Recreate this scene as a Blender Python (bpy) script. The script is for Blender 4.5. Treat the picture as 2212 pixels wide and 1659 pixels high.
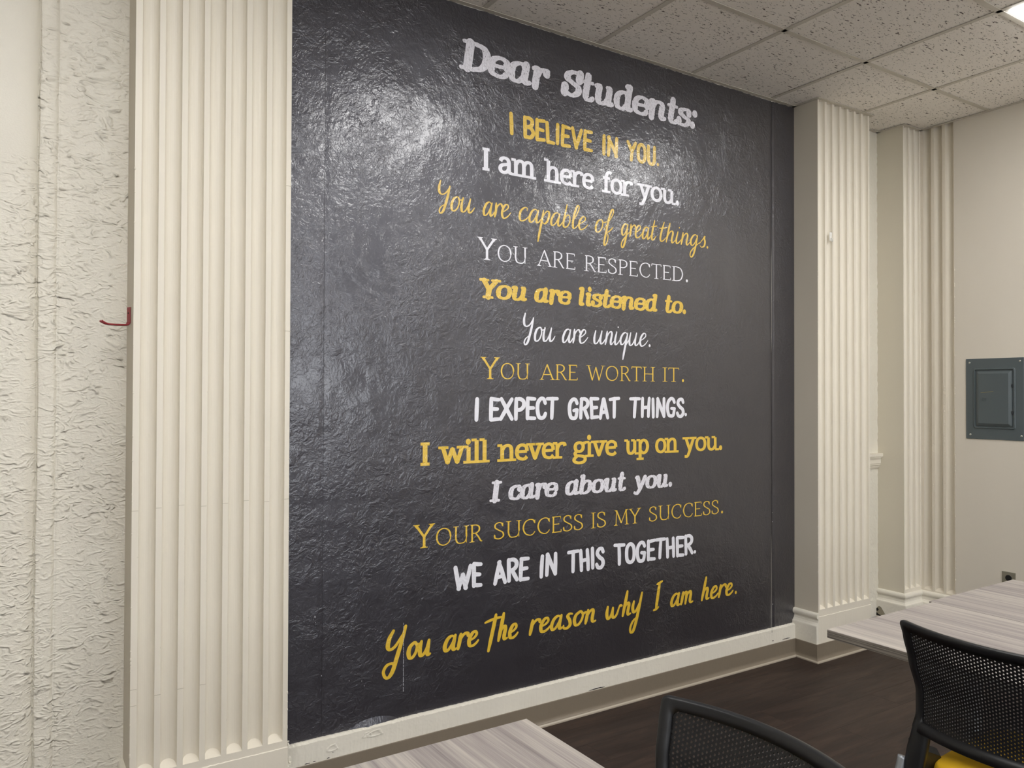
import bpy, bmesh, math, random
from mathutils import Matrix, Vector
from mathutils.geometry import delaunay_2d_cdt

for o in list(bpy.data.objects):
    bpy.data.objects.remove(o)
scene = bpy.context.scene
COL = scene.collection
R = random.Random(7)

# ------------------------------------------------------------------ camera
cam = bpy.data.cameras.new('camera')
cam.sensor_fit = 'HORIZONTAL'
cam.sensor_width = 36.0
cam.lens = 27.524
cam.clip_start = 0.02
co = bpy.data.objects.new('camera', cam)
COL.objects.link(co)
r_ = Vector((0.83940906, -0.54349089, 0.00317554))
u_ = Vector((-0.00927088, -0.00847627, 0.9999211))
f_ = Vector((0.54342109, 0.83937227, 0.0121537))
m = Matrix((r_, u_, -f_)).transposed().to_4x4()
m.translation = Vector((0, -2.82589, 1.44829))
co.matrix_world = m
scene.camera = co

# ------------------------------------------------------------------ world, exposure
w = bpy.data.worlds.new('world')
scene.world = w
w.use_nodes = True
w.node_tree.nodes['Background'].inputs[0].default_value = (0.93, 0.96, 1, 1)
w.node_tree.nodes['Background'].inputs[1].default_value = 5.8     # overcast daylight, seen only through the windows
scene.view_settings.view_transform = 'Standard'
scene.view_settings.look = 'None'
scene.view_settings.gamma = 1
scene.view_settings.use_curve_mapping = False
scene.view_settings.exposure = 0.0
LIGHT_STRENGTH = 12.9           # luminance of the ceiling light lenses

# ------------------------------------------------------------------ room numbers (metres)
ZC = 3.0642                     # ceiling grid underside
XF = 4.6934                     # far (right) wall
X0, Y0 = -3.0, -8.4             # left wall, wall behind the camera
T = 0.6096
GX, GY = 1.6735, -0.576         # ceiling grid origin

# ------------------------------------------------------------------ materials
def srgb(r, g, b):
    f = lambda c: (c / 255 / 12.92) if c / 255 <= 0.04045 else ((c / 255 + 0.055) / 1.055) ** 2.4
    return (f(r), f(g), f(b), 1)

class NT:
    def __init__(s, name):
        s.m = bpy.data.materials.new(name); s.m.use_nodes = True
        s.t = s.m.node_tree; s.b = s.t.nodes['Principled BSDF']
        s.co = s.t.nodes.new('ShaderNodeTexCoord')
    def n(s, typ, **kw):
        x = s.t.nodes.new(typ)
        for k, v in kw.items():
            if k.startswith('i_'):
                key = k[2:].replace('_', ' ')
                x.inputs[key].default_value = v
            else:
                setattr(x, k, v)
        return x
    def l(s, a, b): s.t.links.new(a, b)
    def mapped(s, scale=(1, 1, 1), rot=(0, 0, 0), loc=(0, 0, 0), src='Object'):
        mp = s.n('ShaderNodeMapping')
        mp.inputs['Scale'].default_value = scale
        mp.inputs['Rotation'].default_value = rot
        mp.inputs['Location'].default_value = loc
        s.l(s.co.outputs[src], mp.inputs['Vector'])
        return mp.outputs[0]
    def noise(s, vec, scale, detail=3, rough=.5, dist=0.0, typ='FBM'):
        x = s.n('ShaderNodeTexNoise')
        x.noise_type = typ
        x.inputs['Scale'].default_value = scale
        x.inputs['Detail'].default_value = detail
        x.inputs['Roughness'].default_value = rough
        x.inputs['Distortion'].default_value = dist
        if vec is not None: s.l(vec, x.inputs['Vector'])
        return x.outputs[0]
    def ramp(s, v, stops, interp='LINEAR'):
        x = s.n('ShaderNodeValToRGB'); e = x.color_ramp
        e.interpolation = interp
        while len(e.elements) < len(stops): e.elements.new(.5)
        for k, (p, c) in enumerate(stops):
            e.elements[k].position = p
            e.elements[k].color = c if len(c) == 4 else (*c, 1)
        s.l(v, x.inputs[0]); return x.outputs[0]
    def math(s, op, a, b=None, c=None):
        x = s.n('ShaderNodeMath', operation=op)
        for i, v in enumerate((a, b, c)):
            if v is None: continue
            if isinstance(v, (int, float)): x.inputs[i].default_value = v
            else: s.l(v, x.inputs[i])
        return x.outputs[0]
    def mix(s, fac, a, b):
        x = s.n('ShaderNodeMix', data_type='RGBA')
        for sock, v in ((x.inputs[0], fac), (x.inputs[6], a), (x.inputs[7], b)):
            if isinstance(v, (int, float, tuple)): sock.default_value = v
            else: s.l(v, sock)
        return x.outputs[2]
    def bump(s, h, strength=1.0, dist=0.002, prev=None):
        x = s.n('ShaderNodeBump')
        x.inputs['Strength'].default_value = strength
        x.inputs['Distance'].default_value = dist
        s.l(h, x.inputs['Height'])
        if prev is not None: s.l(prev, x.inputs['Normal'])
        return x.outputs[0]
    def done(s, color=None, rough=None, normal=None, metal=0.0, spec=None, coat=None):
        if color is not None:
            if isinstance(color, tuple): s.b.inputs['Base Color'].default_value = color
            else: s.l(color, s.b.inputs['Base Color'])
        if rough is not None:
            if isinstance(rough, (int, float)): s.b.inputs['Roughness'].default_value = rough
            else: s.l(rough, s.b.inputs['Roughness'])
        if normal is not None: s.l(normal, s.b.inputs['Normal'])
        s.b.inputs['Metallic'].default_value = metal
        if spec is not None: s.b.inputs['Specular IOR Level'].default_value = spec
        if coat is not None:
            s.b.inputs['Coat Weight'].default_value = coat[0]
            s.b.inputs['Coat Roughness'].default_value = coat[1]
            if normal is not None: s.l(normal, s.b.inputs['Coat Normal'])
        return s.m

CREAM = srgb(227, 222, 208)

def mat_stucco():
    s = NT('wrinkled_plaster')
    mp = s.mapped((1.0, 1.0, 1.75))
    warp = s.noise(s.mapped((1, 1, 1)), 7.0, 2, .5)
    wv = s.n('ShaderNodeVectorMath', operation='MULTIPLY_ADD')
    s.l(s.noise(s.mapped((1, 1, 1)), 9.0, 2, .5), wv.inputs[0])
    nz = s.n('ShaderNodeTexNoise'); nz.inputs['Scale'].default_value = 12; nz.inputs['Detail'].default_value = 2
    s.l(mp, nz.inputs['Vector'])
    s.l(nz.outputs[1], wv.inputs[0]); wv.inputs[1].default_value = (.10, .10, .10); s.l(mp, wv.inputs[2])
    rid = s.noise(wv.outputs[0], 25.0, 2.5, .5, .5, 'RIDGED_MULTIFRACTAL')
    rid2 = s.noise(wv.outputs[0], 47.0, 2, .5, .3, 'RIDGED_MULTIFRACTAL')
    big = s.noise(s.mapped((1, 1, 1)), 5, 3, .6)
    fine = s.noise(mp, 150, 2, .6)
    a = s.math('MULTIPLY', s.math('POWER', s.math('MINIMUM', rid, 1.6), 1.8), .35)
    b = s.math('MULTIPLY', rid2, .13)
    mask = s.ramp(big, [(.36, (.45,) * 3), (.58, (1,) * 3)])
    # smooth skim-coated patch at the upper left
    sep = s.n('ShaderNodeSeparateXYZ'); s.l(s.co.outputs['Object'], sep.inputs[0])
    ln = s.math('MULTIPLY', s.math('SUBTRACT', s.noise(s.mapped((9, 1, 9)), 1, 2), .5), .03)
    right = s.math('GREATER_THAN', s.math('ADD', sep.outputs[0], s.math('MULTIPLY', ln, .2)), .0775)
    low = s.math('LESS_THAN', s.math('ADD', sep.outputs[2], ln), 2.168)
    keep = s.math('MAXIMUM', right, low)
    # relief fades towards the top of the wall
    fade = s.n('ShaderNodeMapRange'); s.l(sep.outputs[2], fade.inputs[0])
    for i, v in ((1, 2.2), (2, 2.85), (3, 1.0), (4, .8)): fade.inputs[i].default_value = v
    h = s.math('MULTIPLY', s.math('ADD', a, b), mask)
    h = s.math('MULTIPLY', s.math('MULTIPLY', h, keep), fade.outputs[0])
    h = s.math('ADD', h, s.math('MULTIPLY', fine, .02))
    nrm = s.bump(h, 1.0, .06)
    col = s.mix(s.ramp(s.noise(s.mapped((3, 3, 1)), 1.5, 4), [(.35, (0,) * 3), (.7, (1,) * 3)]), srgb(224, 218, 204), srgb(230, 225, 211))
    return s.done(col, .42, nrm)

def mat_plaster(name='painted_plaster', col=CREAM, dents=1.0, rough=.45):
    s = NT(name)
    f = s.noise(s.mapped((1, 1, 1)), 60, 3, .6)
    b = s.noise(s.mapped((1, 1, .35)), 9, 3, .5)
    v = s.n('ShaderNodeTexVoronoi'); v.inputs['Scale'].default_value = 26
    s.l(s.mapped((1, 1, .6)), v.inputs['Vector'])
    d = s.ramp(v.outputs['Distance'], [(.0, (1,) * 3), (.13, (0,) * 3)])
    sel = s.n('ShaderNodeSeparateColor'); s.l(v.outputs['Color'], sel.inputs[0])
    d = s.math('MULTIPLY', d, s.math('GREATER_THAN', sel.outputs[0], .8))
    h = s.math('ADD', s.math('MULTIPLY', f, .12), s.math('MULTIPLY', b, .35))
    h = s.math('ADD', h, s.math('MULTIPLY', d, .35 * dents))
    nrm = s.bump(h, 1.0, .0022)
    c = s.mix(s.noise(s.mapped((2, 2, .7)), 2, 4), tuple(x * .95 for x in col[:3]) + (1,), tuple(min(1, x * 1.04) for x in col[:3]) + (1,))
    return s.done(c, rough, nrm)

def mat_rough_plaster(name='lumpy_plaster', col=CREAM, dist=.0045):
    s = NT(name)
    a = s.noise(s.mapped((1, 1, .8)), 55, 3, .55, .4, 'RIDGED_MULTIFRACTAL')
    b = s.noise(s.mapped((1, 1, 1)), 16, 3, .55)
    h = s.math('ADD', s.math('MULTIPLY', a, .22), b)
    return s.done(col, .42, s.bump(h, 1, dist))

def mural_nodes(s, basecol, streaks=0.0):
    """Glossy film that follows the wrinkled wall below it; same relief for field and lettering."""
    mp = s.mapped((1, 1, 1))
    nz = s.n('ShaderNodeTexNoise'); nz.inputs['Scale'].default_value = 14; nz.inputs['Detail'].default_value = 3
    s.l(mp, nz.inputs['Vector'])
    wv = s.n('ShaderNodeVectorMath', operation='MULTIPLY_ADD')
    s.l(nz.outputs[1], wv.inputs[0]); wv.inputs[1].default_value = (.09, .09, .09); s.l(mp, wv.inputs[2])
    rid = s.noise(wv.outputs[0], 27, 3, .55, .3, 'RIDGED_MULTIFRACTAL')
    mid = s.noise(wv.outputs[0], 62, 3, .6)
    big = s.noise(mp, 3.1, 3, .6)
    mask = s.ramp(big, [(.34, (.22,) * 3), (.62, (1,) * 3)])
    h = s.math('ADD', s.math('MULTIPLY', s.math('MINIMUM', rid, 1.8), .30), s.math('MULTIPLY', mid, .5))
    h = s.math('MULTIPLY', h, mask)
    h = s.math('ADD', h, s.math('MULTIPLY', s.noise(mp, 5, 2), 1.2))
    nrm = s.bump(h, 1.0, .0062)
    col = basecol
    if streaks:
        st = s.noise(s.mapped((340, 1, 60)), 1, 3, .65)
        k = s.ramp(st, [((.5 + .115 / streaks), (0,) * 3), ((.53 + .115 / streaks), (1,) * 3)])
        col = s.mix(k, basecol, srgb(58, 54, 60))
    s.b.inputs['IOR'].default_value = 1.55
    s.b.inputs['Specular Tint'].default_value = (.88, .89, 1, 1)
    return s.done(col, .43, nrm, spec=.95, coat=(1.0, .035))

def mat_mural():
    s = NT('charcoal_mural_film')
    c = s.mix(s.noise(s.mapped((1, 1, 1)), 2, 3), srgb(28, 25, 31), srgb(33, 30, 36))
    return mural_nodes(s, c)

def mat_letter(name, col, streaks=0.0):
    return mural_nodes(NT(name), col, streaks)

def mat_tile():
    s = NT('fissured_ceiling_tile')
    geo = s.n('ShaderNodeObjectInfo')
    off = s.n('ShaderNodeVectorMath', operation='MULTIPLY_ADD')
    cmb = s.n('ShaderNodeCombineXYZ'); 
    for i in range(3): s.l(geo.outputs['Random'], cmb.inputs[i])
    s.l(cmb.outputs[0], off.inputs[0]); off.inputs[1].default_value = (17, 31, 11); s.l(s.co.outputs['Object'], off.inputs[2])
    def st(sx, sy, scale, lo, hi, rot=0, det=2):
        mp = s.n('ShaderNodeMapping'); mp.inputs['Scale'].default_value = (sx, sy, 1); mp.inputs['Rotation'].default_value = (0, 0, rot)
        s.l(off.outputs[0], mp.inputs['Vector'])
        return s.ramp(s.noise(mp.outputs[0], scale, det, .55, .5), [(lo, (0,) * 3), (hi, (1,) * 3)])
    f1 = st(.30, 1, 115, .645, .68, .12)
    f2 = st(.36, 1, 150, .65, .69, -.35)
    f3 = st(1, 1, 330, .66, .72)
    dark = s.math('MAXIMUM', s.math('MAXIMUM', f1, f2), s.math('MULTIPLY', f3, .55))
    c = s.mix(dark, srgb(248, 243, 236), srgb(118, 110, 104))
    h = s.math('SUBTRACT', s.math('MULTIPLY', s.noise(off.outputs[0], 260, 2), .25), dark)
    return s.done(c, .9, s.bump(h, .8, .0025), spec=.2)

def mat_plain(name, col, rough=.5, metal=0.0, bump=None, spec=None):
    s = NT(name)
    c = s.mix(s.noise(s.mapped((1, 1, 1)), 6, 3), tuple(x * .95 for x in col[:3]) + (1,), tuple(min(1, x * 1.05) for x in col[:3]) + (1,))
    nrm = s.bump(s.noise(s.mapped((1, 1, 1)), bump[0], 2), 1, bump[1]) if bump else None
    return s.done(c, rough, nrm, metal, spec)

def mat_laminate():
    s = NT('grey_wood_laminate')
    info = s.n('ShaderNodeObjectInfo')
    cmb = s.n('ShaderNodeCombineXYZ'); s.l(info.outputs['Random'], cmb.inputs[0]); s.l(info.outputs['Random'], cmb.inputs[1])
    off = s.n('ShaderNodeVectorMath', operation='MULTIPLY_ADD'); s.l(cmb.outputs[0], off.inputs[0]); off.inputs[1].default_value = (3, 5, 1)
    s.l(s.co.outputs['Object'], off.inputs[2])
    def mp(sc):
        x = s.n('ShaderNodeMapping'); x.inputs['Scale'].default_value = sc; s.l(off.outputs[0], x.inputs['Vector']); return x.outputs[0]
    broad = s.noise(mp((14, .55, 14)), 1, 4, .6, .2)
    med = s.noise(mp((60, 1.1, 60)), 1, 4, .65, .2)
    fine = s.noise(mp((260, 3.5, 260)), 1, 3, .7)
    v = s.math('ADD', s.math('MULTIPLY', broad, .4), s.math('ADD', s.math('MULTIPLY', med, .38), s.math('MULTIPLY', fine, .22)))
    c = s.ramp(v, [(.36, srgb(112, 105, 104)), (.46, srgb(149, 141, 138)), (.54, srgb(172, 165, 158)), (.66, srgb(200, 193, 183))])
    return s.done(c, .42, s.bump(fine, .3, .0004))

def mat_edge():
    s = NT('laminate_edge_band')
    f = s.noise(s.mapped((6, 2.0, 420)), 1, 3, .6)
    c = s.ramp(f, [(.36, srgb(78, 73, 68)), (.5, srgb(128, 121, 113)), (.66, srgb(170, 163, 152))])
    return s.done(c, .5)

def mat_floor():
    s = NT('dark_vinyl_plank')
    info = s.n('ShaderNodeObjectInfo')
    cmb = s.n('ShaderNodeCombineXYZ')
    for i in range(3): s.l(info.outputs['Random'], cmb.inputs[i])
    off = s.n('ShaderNodeVectorMath', operation='MULTIPLY_ADD'); s.l(cmb.outputs[0], off.inputs[0]); off.inputs[1].default_value = (13, 29, 5)
    s.l(s.co.outputs['Object'], off.inputs[2])
    def mp(sc):
        x = s.n('ShaderNodeMapping'); x.inputs['Scale'].default_value = sc; s.l(off.outputs[0], x.inputs['Vector']); return x.outputs[0]
    a = s.noise(mp((2.6, 17, 1)), 1, 5, .7, .6)
    b = s.noise(mp((9, 95, 1)), 1, 4, .7, .3)
    v = s.math('ADD', s.math('MULTIPLY', a, .68), s.math('MULTIPLY', b, .32))
    c = s.ramp(v, [(.36, srgb(42, 32, 29)), (.5, srgb(55, 43, 38)), (.62, srgb(70, 56, 48)), (.72, srgb(92, 76, 63))])
    tone = s.math('ADD', s.math('MULTIPLY', info.outputs['Random'], .2), .9)
    sc = s.n('ShaderNodeVectorMath', operation='SCALE'); s.l(c, sc.inputs[0]); s.l(tone, sc.inputs['Scale'])
    return s.done(sc.outputs[0], s.math('ADD', s.math('MULTIPLY', b, .25), .40), s.bump(b, .5, .0005), spec=.3)

def mat_light():
    s = NT('light_lens')
    s.b.inputs['Emission Color'].default_value = (1, .988, .97, 1)
    s.b.inputs['Emission Strength'].default_value = LIGHT_STRENGTH
    return s.done((.9, .9, .9, 1), .5)

def mat_glass():
    s = NT('window_glass')
    tr = s.n('ShaderNodeBsdfTransparent'); gl = s.n('ShaderNodeBsdfGlossy'); gl.inputs['Roughness'].default_value = .02
    fr = s.n('ShaderNodeFresnel'); mx = s.n('ShaderNodeMixShader')
    s.l(fr.outputs[0], mx.inputs[0]); s.l(tr.outputs[0], mx.inputs[1]); s.l(gl.outputs[0], mx.inputs[2])
    s.l(mx.outputs[0], s.t.nodes['Material Output'].inputs['Surface'])
    return s.m

M = dict(
    glass=mat_glass(),
    stucco=mat_stucco(), plaster=mat_plaster(), lumpy=mat_rough_plaster(dist=.010), mural=mat_mural(),
    far=mat_plaster('far_wall_paint', srgb(216, 209, 196), .4, .5),
    room=mat_plaster('room_wall_paint', srgb(238, 234, 226), .3, .5),
    side=mat_plaster('pilaster_side_shaded', srgb(208, 200, 184), .5, .5),  # pilaster paint darkened, puts the shade of the side faces into the colour
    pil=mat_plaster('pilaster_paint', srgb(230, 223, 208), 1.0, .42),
    flaky=mat_rough_plaster('flaky_flute_paint', srgb(222, 214, 198), .0026), tile=mat_tile(), grid=mat_plain('grid_metal', srgb(206, 200, 188), .45),
    void=mat_plain('dark_plenum', srgb(30, 28, 27), .9),
    vinyl=mat_plain('taupe_vinyl_base', srgb(128, 117, 102), .4, 0, (40, .0008)),
    vinyl_toe=mat_plain('taupe_vinyl_toe', srgb(176, 166, 150), .35, 0, (20, .0003)),
    ledge=mat_rough_plaster('chipped_ledge_paint', srgb(232, 227, 214)),
    laminate=mat_laminate(), edge=mat_edge(), plank=mat_floor(),
    seam=mat_plain('floor_substrate', srgb(34, 26, 23), .8),
    light=mat_light(), white=mat_plain('white_plastic', srgb(235, 234, 228), .35),
    lframe=mat_plain('white_enamel', srgb(225, 222, 214), .4),
    black=mat_plain('black_chair_plastic', srgb(20, 21, 24), .40, 0, (900, .00006)),
    yellow=mat_plain('yellow_upholstery', srgb(240, 190, 22), .85, 0, (900, .0006)),
    silver=mat_plain('silver_painted_steel', srgb(165, 170, 176), .35, .6),
    blue=mat_plain('slate_enamel_steel', srgb(82, 91, 94), .38),
    blue_dark=mat_plain('dark_slate_enamel', srgb(40, 44, 46), .5),  # darker slate for the panel hinges
    screw=mat_plain('zinc_screw', srgb(196, 196, 188), .3, .8),
    steel=mat_plain('brushed_steel_plate', srgb(150, 146, 132), .38, .5),
    dark=mat_plain('black_gap', srgb(18, 15, 13), .8),
    redp=mat_plain('red_vinyl_coating', srgb(140, 28, 38), .35),
    scratch=mat_plain('tan_scratch', srgb(140, 128, 84), .6),
    wire=mat_plain('chair_glide', srgb(30, 30, 32), .6),
    L_white=mat_letter('white_lettering', srgb(240, 240, 248)),
    L_yellow=mat_letter('yellow_lettering', srgb(233, 193, 46)),
    L_white_worn=mat_letter('white_lettering_worn', srgb(234, 232, 240), 1.15),
    L_yellow_worn=mat_letter('yellow_lettering_worn', srgb(233, 193, 46), .95),
)

# ------------------------------------------------------------------ builders
def link(o, parent=None):
    COL.objects.link(o)
    if parent is not None: o.parent = parent
    return o

def mesh_obj(name, bm, mat, parent=None, smooth=False, recalc=True):
    if recalc: bmesh.ops.recalc_face_normals(bm, faces=bm.faces)
    me = bpy.data.meshes.new(name); bm.to_mesh(me); bm.free()
    mats = mat if isinstance(mat, (list, tuple)) else [mat]
    for x in mats: me.materials.append(x)
    if smooth:
        for p in me.polygons: p.use_smooth = True
    return link(bpy.data.objects.new(name, me), parent)

def struct(o, label=None):
    o['kind'] = 'structure'
    if label: o['label'] = label
    return o

def tag(o, label, cat, group=None):
    o['label'] = label; o['category'] = cat
    if group: o['group'] = group
    return o

def empty(name, loc=(0, 0, 0), rz=0.0):
    o = bpy.data.objects.new(name, None); o.empty_display_size = .05
    COL.objects.link(o); o.location = loc; o.rotation_euler = (0, 0, rz)
    return o

def box(bm, x0, x1, y0, y1, z0, z1, mi=0, bevel=0.0):
    vs = [bm.verts.new((x, y, z)) for x in (x0, x1) for y in (y0, y1) for z in (z0, z1)]
    idx = [(0, 1, 3, 2), (4, 6, 7, 5), (0, 4, 5, 1), (2, 3, 7, 6), (0, 2, 6, 4), (1, 5, 7, 3)]
    fs = [bm.faces.new([vs[i] for i in q]) for q in idx]
    for f in fs: f.material_index = mi
    if bevel:
        es = list({e for f in fs for e in f.edges})
        bmesh.ops.bevel(bm, geom=es, offset=bevel, segments=2, affect='EDGES', profile=.5)
    return vs

def prism_z(bm, prof, z0, z1, closed=True):
    """Extrude a plan polygon/polyline (x,y) from z0 to z1."""
    a = [bm.verts.new((x, y, z0)) for x, y in prof]; b = [bm.verts.new((x, y, z1)) for x, y in prof]
    n = len(prof)
    for i in range(n if closed else n - 1):
        j = (i + 1) % n
        bm.faces.new((a[i], a[j], b[j], b[i]))
    if closed:
        bm.faces.new(a); bm.faces.new(b)
    return a, b

def sweep(bm, path, prof, closed_prof=True, cap=True):
    """Sweep a profile (outward offset, z) along a plan path of (x, y, nx, ny)."""
    rings = [[bm.verts.new((x + nx * o, y + ny * o, z)) for o, z in prof] for x, y, nx, ny in path]
    n = len(prof)
    for a, b in zip(rings, rings[1:]):
        for i in range(n if closed_prof else n - 1):
            j = (i + 1) % n
            bm.faces.new((a[i], a[j], b[j], b[i]))
    if cap and closed_prof:
        bm.faces.new(rings[0]); bm.faces.new(rings[-1])

def tube(bm, pts, r, seg=12, cap=True):
    pts = [Vector(p) for p in pts]; rings = []
    up = None
    for i, p in enumerate(pts):
        d = (pts[min(i + 1, len(pts) - 1)] - pts[max(i - 1, 0)]).normalized()
        if up is None:
            up = Vector((0, 0, 1)) if abs(d.z) < .9 else Vector((1, 0, 0))
        a = d.cross(up).normalized(); b = a.cross(d).normalized(); up = b
        rr = r[i] if isinstance(r, (list, tuple)) else r
        rings.append([bm.verts.new(p + a * math.cos(t) * rr + b * math.sin(t) * rr) for t in [2 * math.pi * k / seg for k in range(seg)]])
    for A, B in zip(rings, rings[1:]):
        for k in range(seg):
            bm.faces.new((A[k], A[(k + 1) % seg], B[(k + 1) % seg], B[k]))
    if cap:
        bm.faces.new(rings[0]); bm.faces.new(rings[-1])

def smooth_pts(P, n=8):
    """Catmull-Rom through 2D or 3D points."""
    P = [Vector(p) for p in P]
    out = []
    for i in range(len(P) - 1):
        p0 = P[i - 1] if i > 0 else P[i] * 2 - P[i + 1]
        p1, p2 = P[i], P[i + 1]
        p3 = P[i + 2] if i + 2 < len(P) else P[i + 1] * 2 - P[i]
        for k in range(n):
            t = k / n
            out.append(.5 * ((2 * p1) + (p2 - p0) * t + (2 * p0 - 5 * p1 + 4 * p2 - p3) * t * t + (3 * p1 - p0 - 3 * p2 + p3) * t ** 3))
    out.append(P[-1]); return out

# ================================================================== ROOM SHELL
# ---- floor: substrate plus individual planks
bm = bmesh.new(); box(bm, X0, XF + .1, Y0, .1, -.08, -.004)
floor = struct(mesh_obj('floor', bm, M['seam']), 'dark brown vinyl plank floor')
PW, PL = .1541, 1.22
plank_cells = []
row = 0
y1 = .0394
while y1 > Y0:
    y0 = max(y1 - PW, Y0)
    off = (row * .47 + (.13 if row % 3 else 0)) % PL
    x = X0 - off
    while x < XF:
        a, b = max(x, X0), min(x + PL, XF + .05)
        if b - a > .02: plank_cells.append((a, b, y0, min(y1, .05)))
        x += PL
    y1 -= PW; row += 1
plank_cells.sort(key=lambda c: (c[0] + c[1]) / 2 * -0 + math.hypot((c[0] + c[1]) / 2 - 2.6, (c[2] + c[3]) / 2 + .8))
pm = {}
rest = bmesh.new()
for i, (a, b, c, d) in enumerate(plank_cells):
    L, W = b - a, d - c
    if i < 200:
        key = (round(L, 3), round(W, 3))
        if key not in pm:
            bm = bmesh.new(); g = .0002
            box(bm, g - L / 2, L / 2 - g, g - W / 2, W / 2 - g, -.004, 0, bevel=.0004)
            bmesh.ops.recalc_face_normals(bm, faces=bm.faces)
            me = bpy.data.meshes.new('plank'); bm.to_mesh(me); bm.free(); me.materials.append(M['plank']); pm[key] = me
        o = bpy.data.objects.new('plank', pm[key]); o.location = ((a + b) / 2, (c + d) / 2, 0)
        link(o, floor)
    else:
        box(rest, a + .0006, b - .0006, c + .0006, d - .0006, -.004, 0)
o = mesh_obj('plank_field', rest, M['plank'], floor); o['kind'] = 'stuff'

# ---- ceiling: plenum slab, tiles, grid bars, wall angle
bm = bmesh.new(); box(bm, X0 - .1, XF + .1, Y0 - .1, .1, ZC + .05, ZC + .12)
ceil = struct(mesh_obj('ceiling', bm, M['void']), 'suspended ceiling of fissured white tiles in a beige metal grid')
gxs = [GX + T * k for k in range(-8, 5)]; gys = [GY - T * k for k in range(0, 20)]
xs = [X0] + [x for x in gxs if X0 < x < XF] + [XF]
ys = [0] + [y for y in gys if y > Y0] + [Y0]
LIGHTS = {(i, j) for i in (-6, -3, 0, 3) for j in (1, 6)} - {(-6, 1)}    # grid cells (each 2 cells long in y)
def is_light(xa, ya):
    i = round((xa - GX) / T); j = round((GY - ya) / T)
    return (i, j) in LIGHTS or (i, j - 1) in LIGHTS
tm = {}
for xa, xb in zip(xs, xs[1:]):
    for ya, yb in zip(ys, ys[1:]):
        if is_light(xa, ya): continue
        L, W = xb - xa, ya - yb
        if L < .03 or W < .03: continue
        key = (round(L, 3), round(W, 3))
        if key not in tm:
            bm = bmesh.new(); box(bm, -L / 2 + .004, L / 2 - .004, -W / 2 + .004, W / 2 - .004, 0, .016, bevel=.001)
            bmesh.ops.recalc_face_normals(bm, faces=bm.faces)
            me = bpy.data.meshes.new('ceiling_tile'); bm.to_mesh(me); bm.free(); me.materials.append(M['tile']); tm[key] = me
        o = bpy.data.objects.new('ceiling_tile', tm[key])
        o.location = ((xa + xb) / 2, (ya + yb) / 2, ZC + .003 + R.uniform(0, .0015))
        o.rotation_euler = (R.uniform(-.0012, .0012), R.uniform(-.0012, .0012), 0)
        link(o, ceil)
def tbar(x0, x1, y0, y1, along):
    bm = bmesh.new(); box(bm, x0, x1, y0, y1, ZC, ZC + .0022, bevel=.0005)
    if along == 'x':
        yc = (y0 + y1) / 2; box(bm, x0, x1, yc - .001, yc + .001, ZC + .002, ZC + .03)
    else:
        xc = (x0 + x1) / 2; box(bm, xc - .001, xc + .001, y0, y1, ZC + .002, ZC + .03)
    mesh_obj('grid_bar', bm, M['grid'], ceil)
for y in ys[1:-1]: tbar(X0, XF - .001, y - .012, y + .012, 'x')
for x in xs[1:-1]: tbar(x - .012, x + .012, Y0, -.001, 'y')
bm = bmesh.new()
def angle(x0, x1, y0, y1):
    box(bm, x0, x1, y0, y1, ZC - .0018, ZC + .001)

# pilaster dimensions
P1 = (.3318, .8206); P2 = (3.714, 4.192); PD = -.154
PR = (4.5085, XF); PRD = -.1703
segs_ = [(X0, P1[0], 0), (P1[0], P1[1], PD), (P1[1], P2[0], 0), (P2[0], P2[1], PD), (P2[1], PR[0], 0), (PR[0], PR[1], PRD)]
for a, b, y in segs_:
    box(bm, a - (.021 if y else 0), b + (.021 if y and b < XF else 0), y - .022, y + .001, ZC - .0016, ZC + .001)
    box(bm, a, b, y - .0022, y - .0004, ZC - .001, ZC + .022)
for x, y in ((P1[0], PD), (P2[0], PD), (PR[0], PRD)):
    box(bm, x - .022, x + .001, y, 0, ZC - .0016, ZC + .001)
for x, y in ((P1[1], PD), (P2[1], PD)):
    box(bm, x - .001, x + .022, y, 0, ZC - .0016, ZC + .001)
box(bm, XF - .022, XF, Y0, PRD, ZC - .0016, ZC + .001)
box(bm, X0, X0 + .022, Y0, 0, ZC - .0016, ZC + .001)
box(bm, X0, XF, Y0, Y0 + .022, ZC - .0016, ZC + .001)
mesh_obj('wall_angle', bm, M['grid'], ceil)

# ---- walls
MZ0 = .172
bm = bmesh.new()
# left section of the back wall: stepped, wrinkled plaster (plan profile)
prof = [(X0, -.034), (-.02, -.034), (.02, -.033), (.045, -.029), (.062, -.021), (.073, -.011), (.0775, -.004), (.0795, .001), (.081, -.006), (.083, -.0125), (.086, -.0135),
        (.120, -.0125), (.126, -.0095), (.131, -.0035), (.134, .0012), (.137, -.0012), (.142, -.0005), (.20, 0), (.34, 0)]
zz = [0 + (ZC + .04) * k / 120 for k in range(121)]
rr = random.Random(3)
grid = []
for k, z in enumerate(zz):
    wob = .0016 * math.sin(z * 5.1 + 1) + .0008 * math.sin(z * 23) + rr.uniform(-.0006, .0006)
    rowv = []
    for x, y in prof:
        xx = x + (wob if .06 < x < .15 else 0)
        rowv.append(bm.verts.new((xx, y, z)))
    grid.append(rowv)
for a, b in zip(grid, grid[1:]):
    for i in range(len(prof) - 1): bm.faces.new((a[i], a[i + 1], b[i + 1], b[i]))
back = bmesh.new()
box(back, X0 - .12, XF + .12, .003, .12, -.05, ZC + .05)
wall_back = struct(mesh_obj('wall_back', back, M['room']), 'cream plaster wall behind the pilasters and the mural')
o = mesh_obj('wrinkled_plaster', bm, M['stucco'], wall_back, smooth=True, recalc=False)
o['label'] = 'cream wrinkled plaster left of the fluted pilaster, smooth patch at its upper left'
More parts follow.
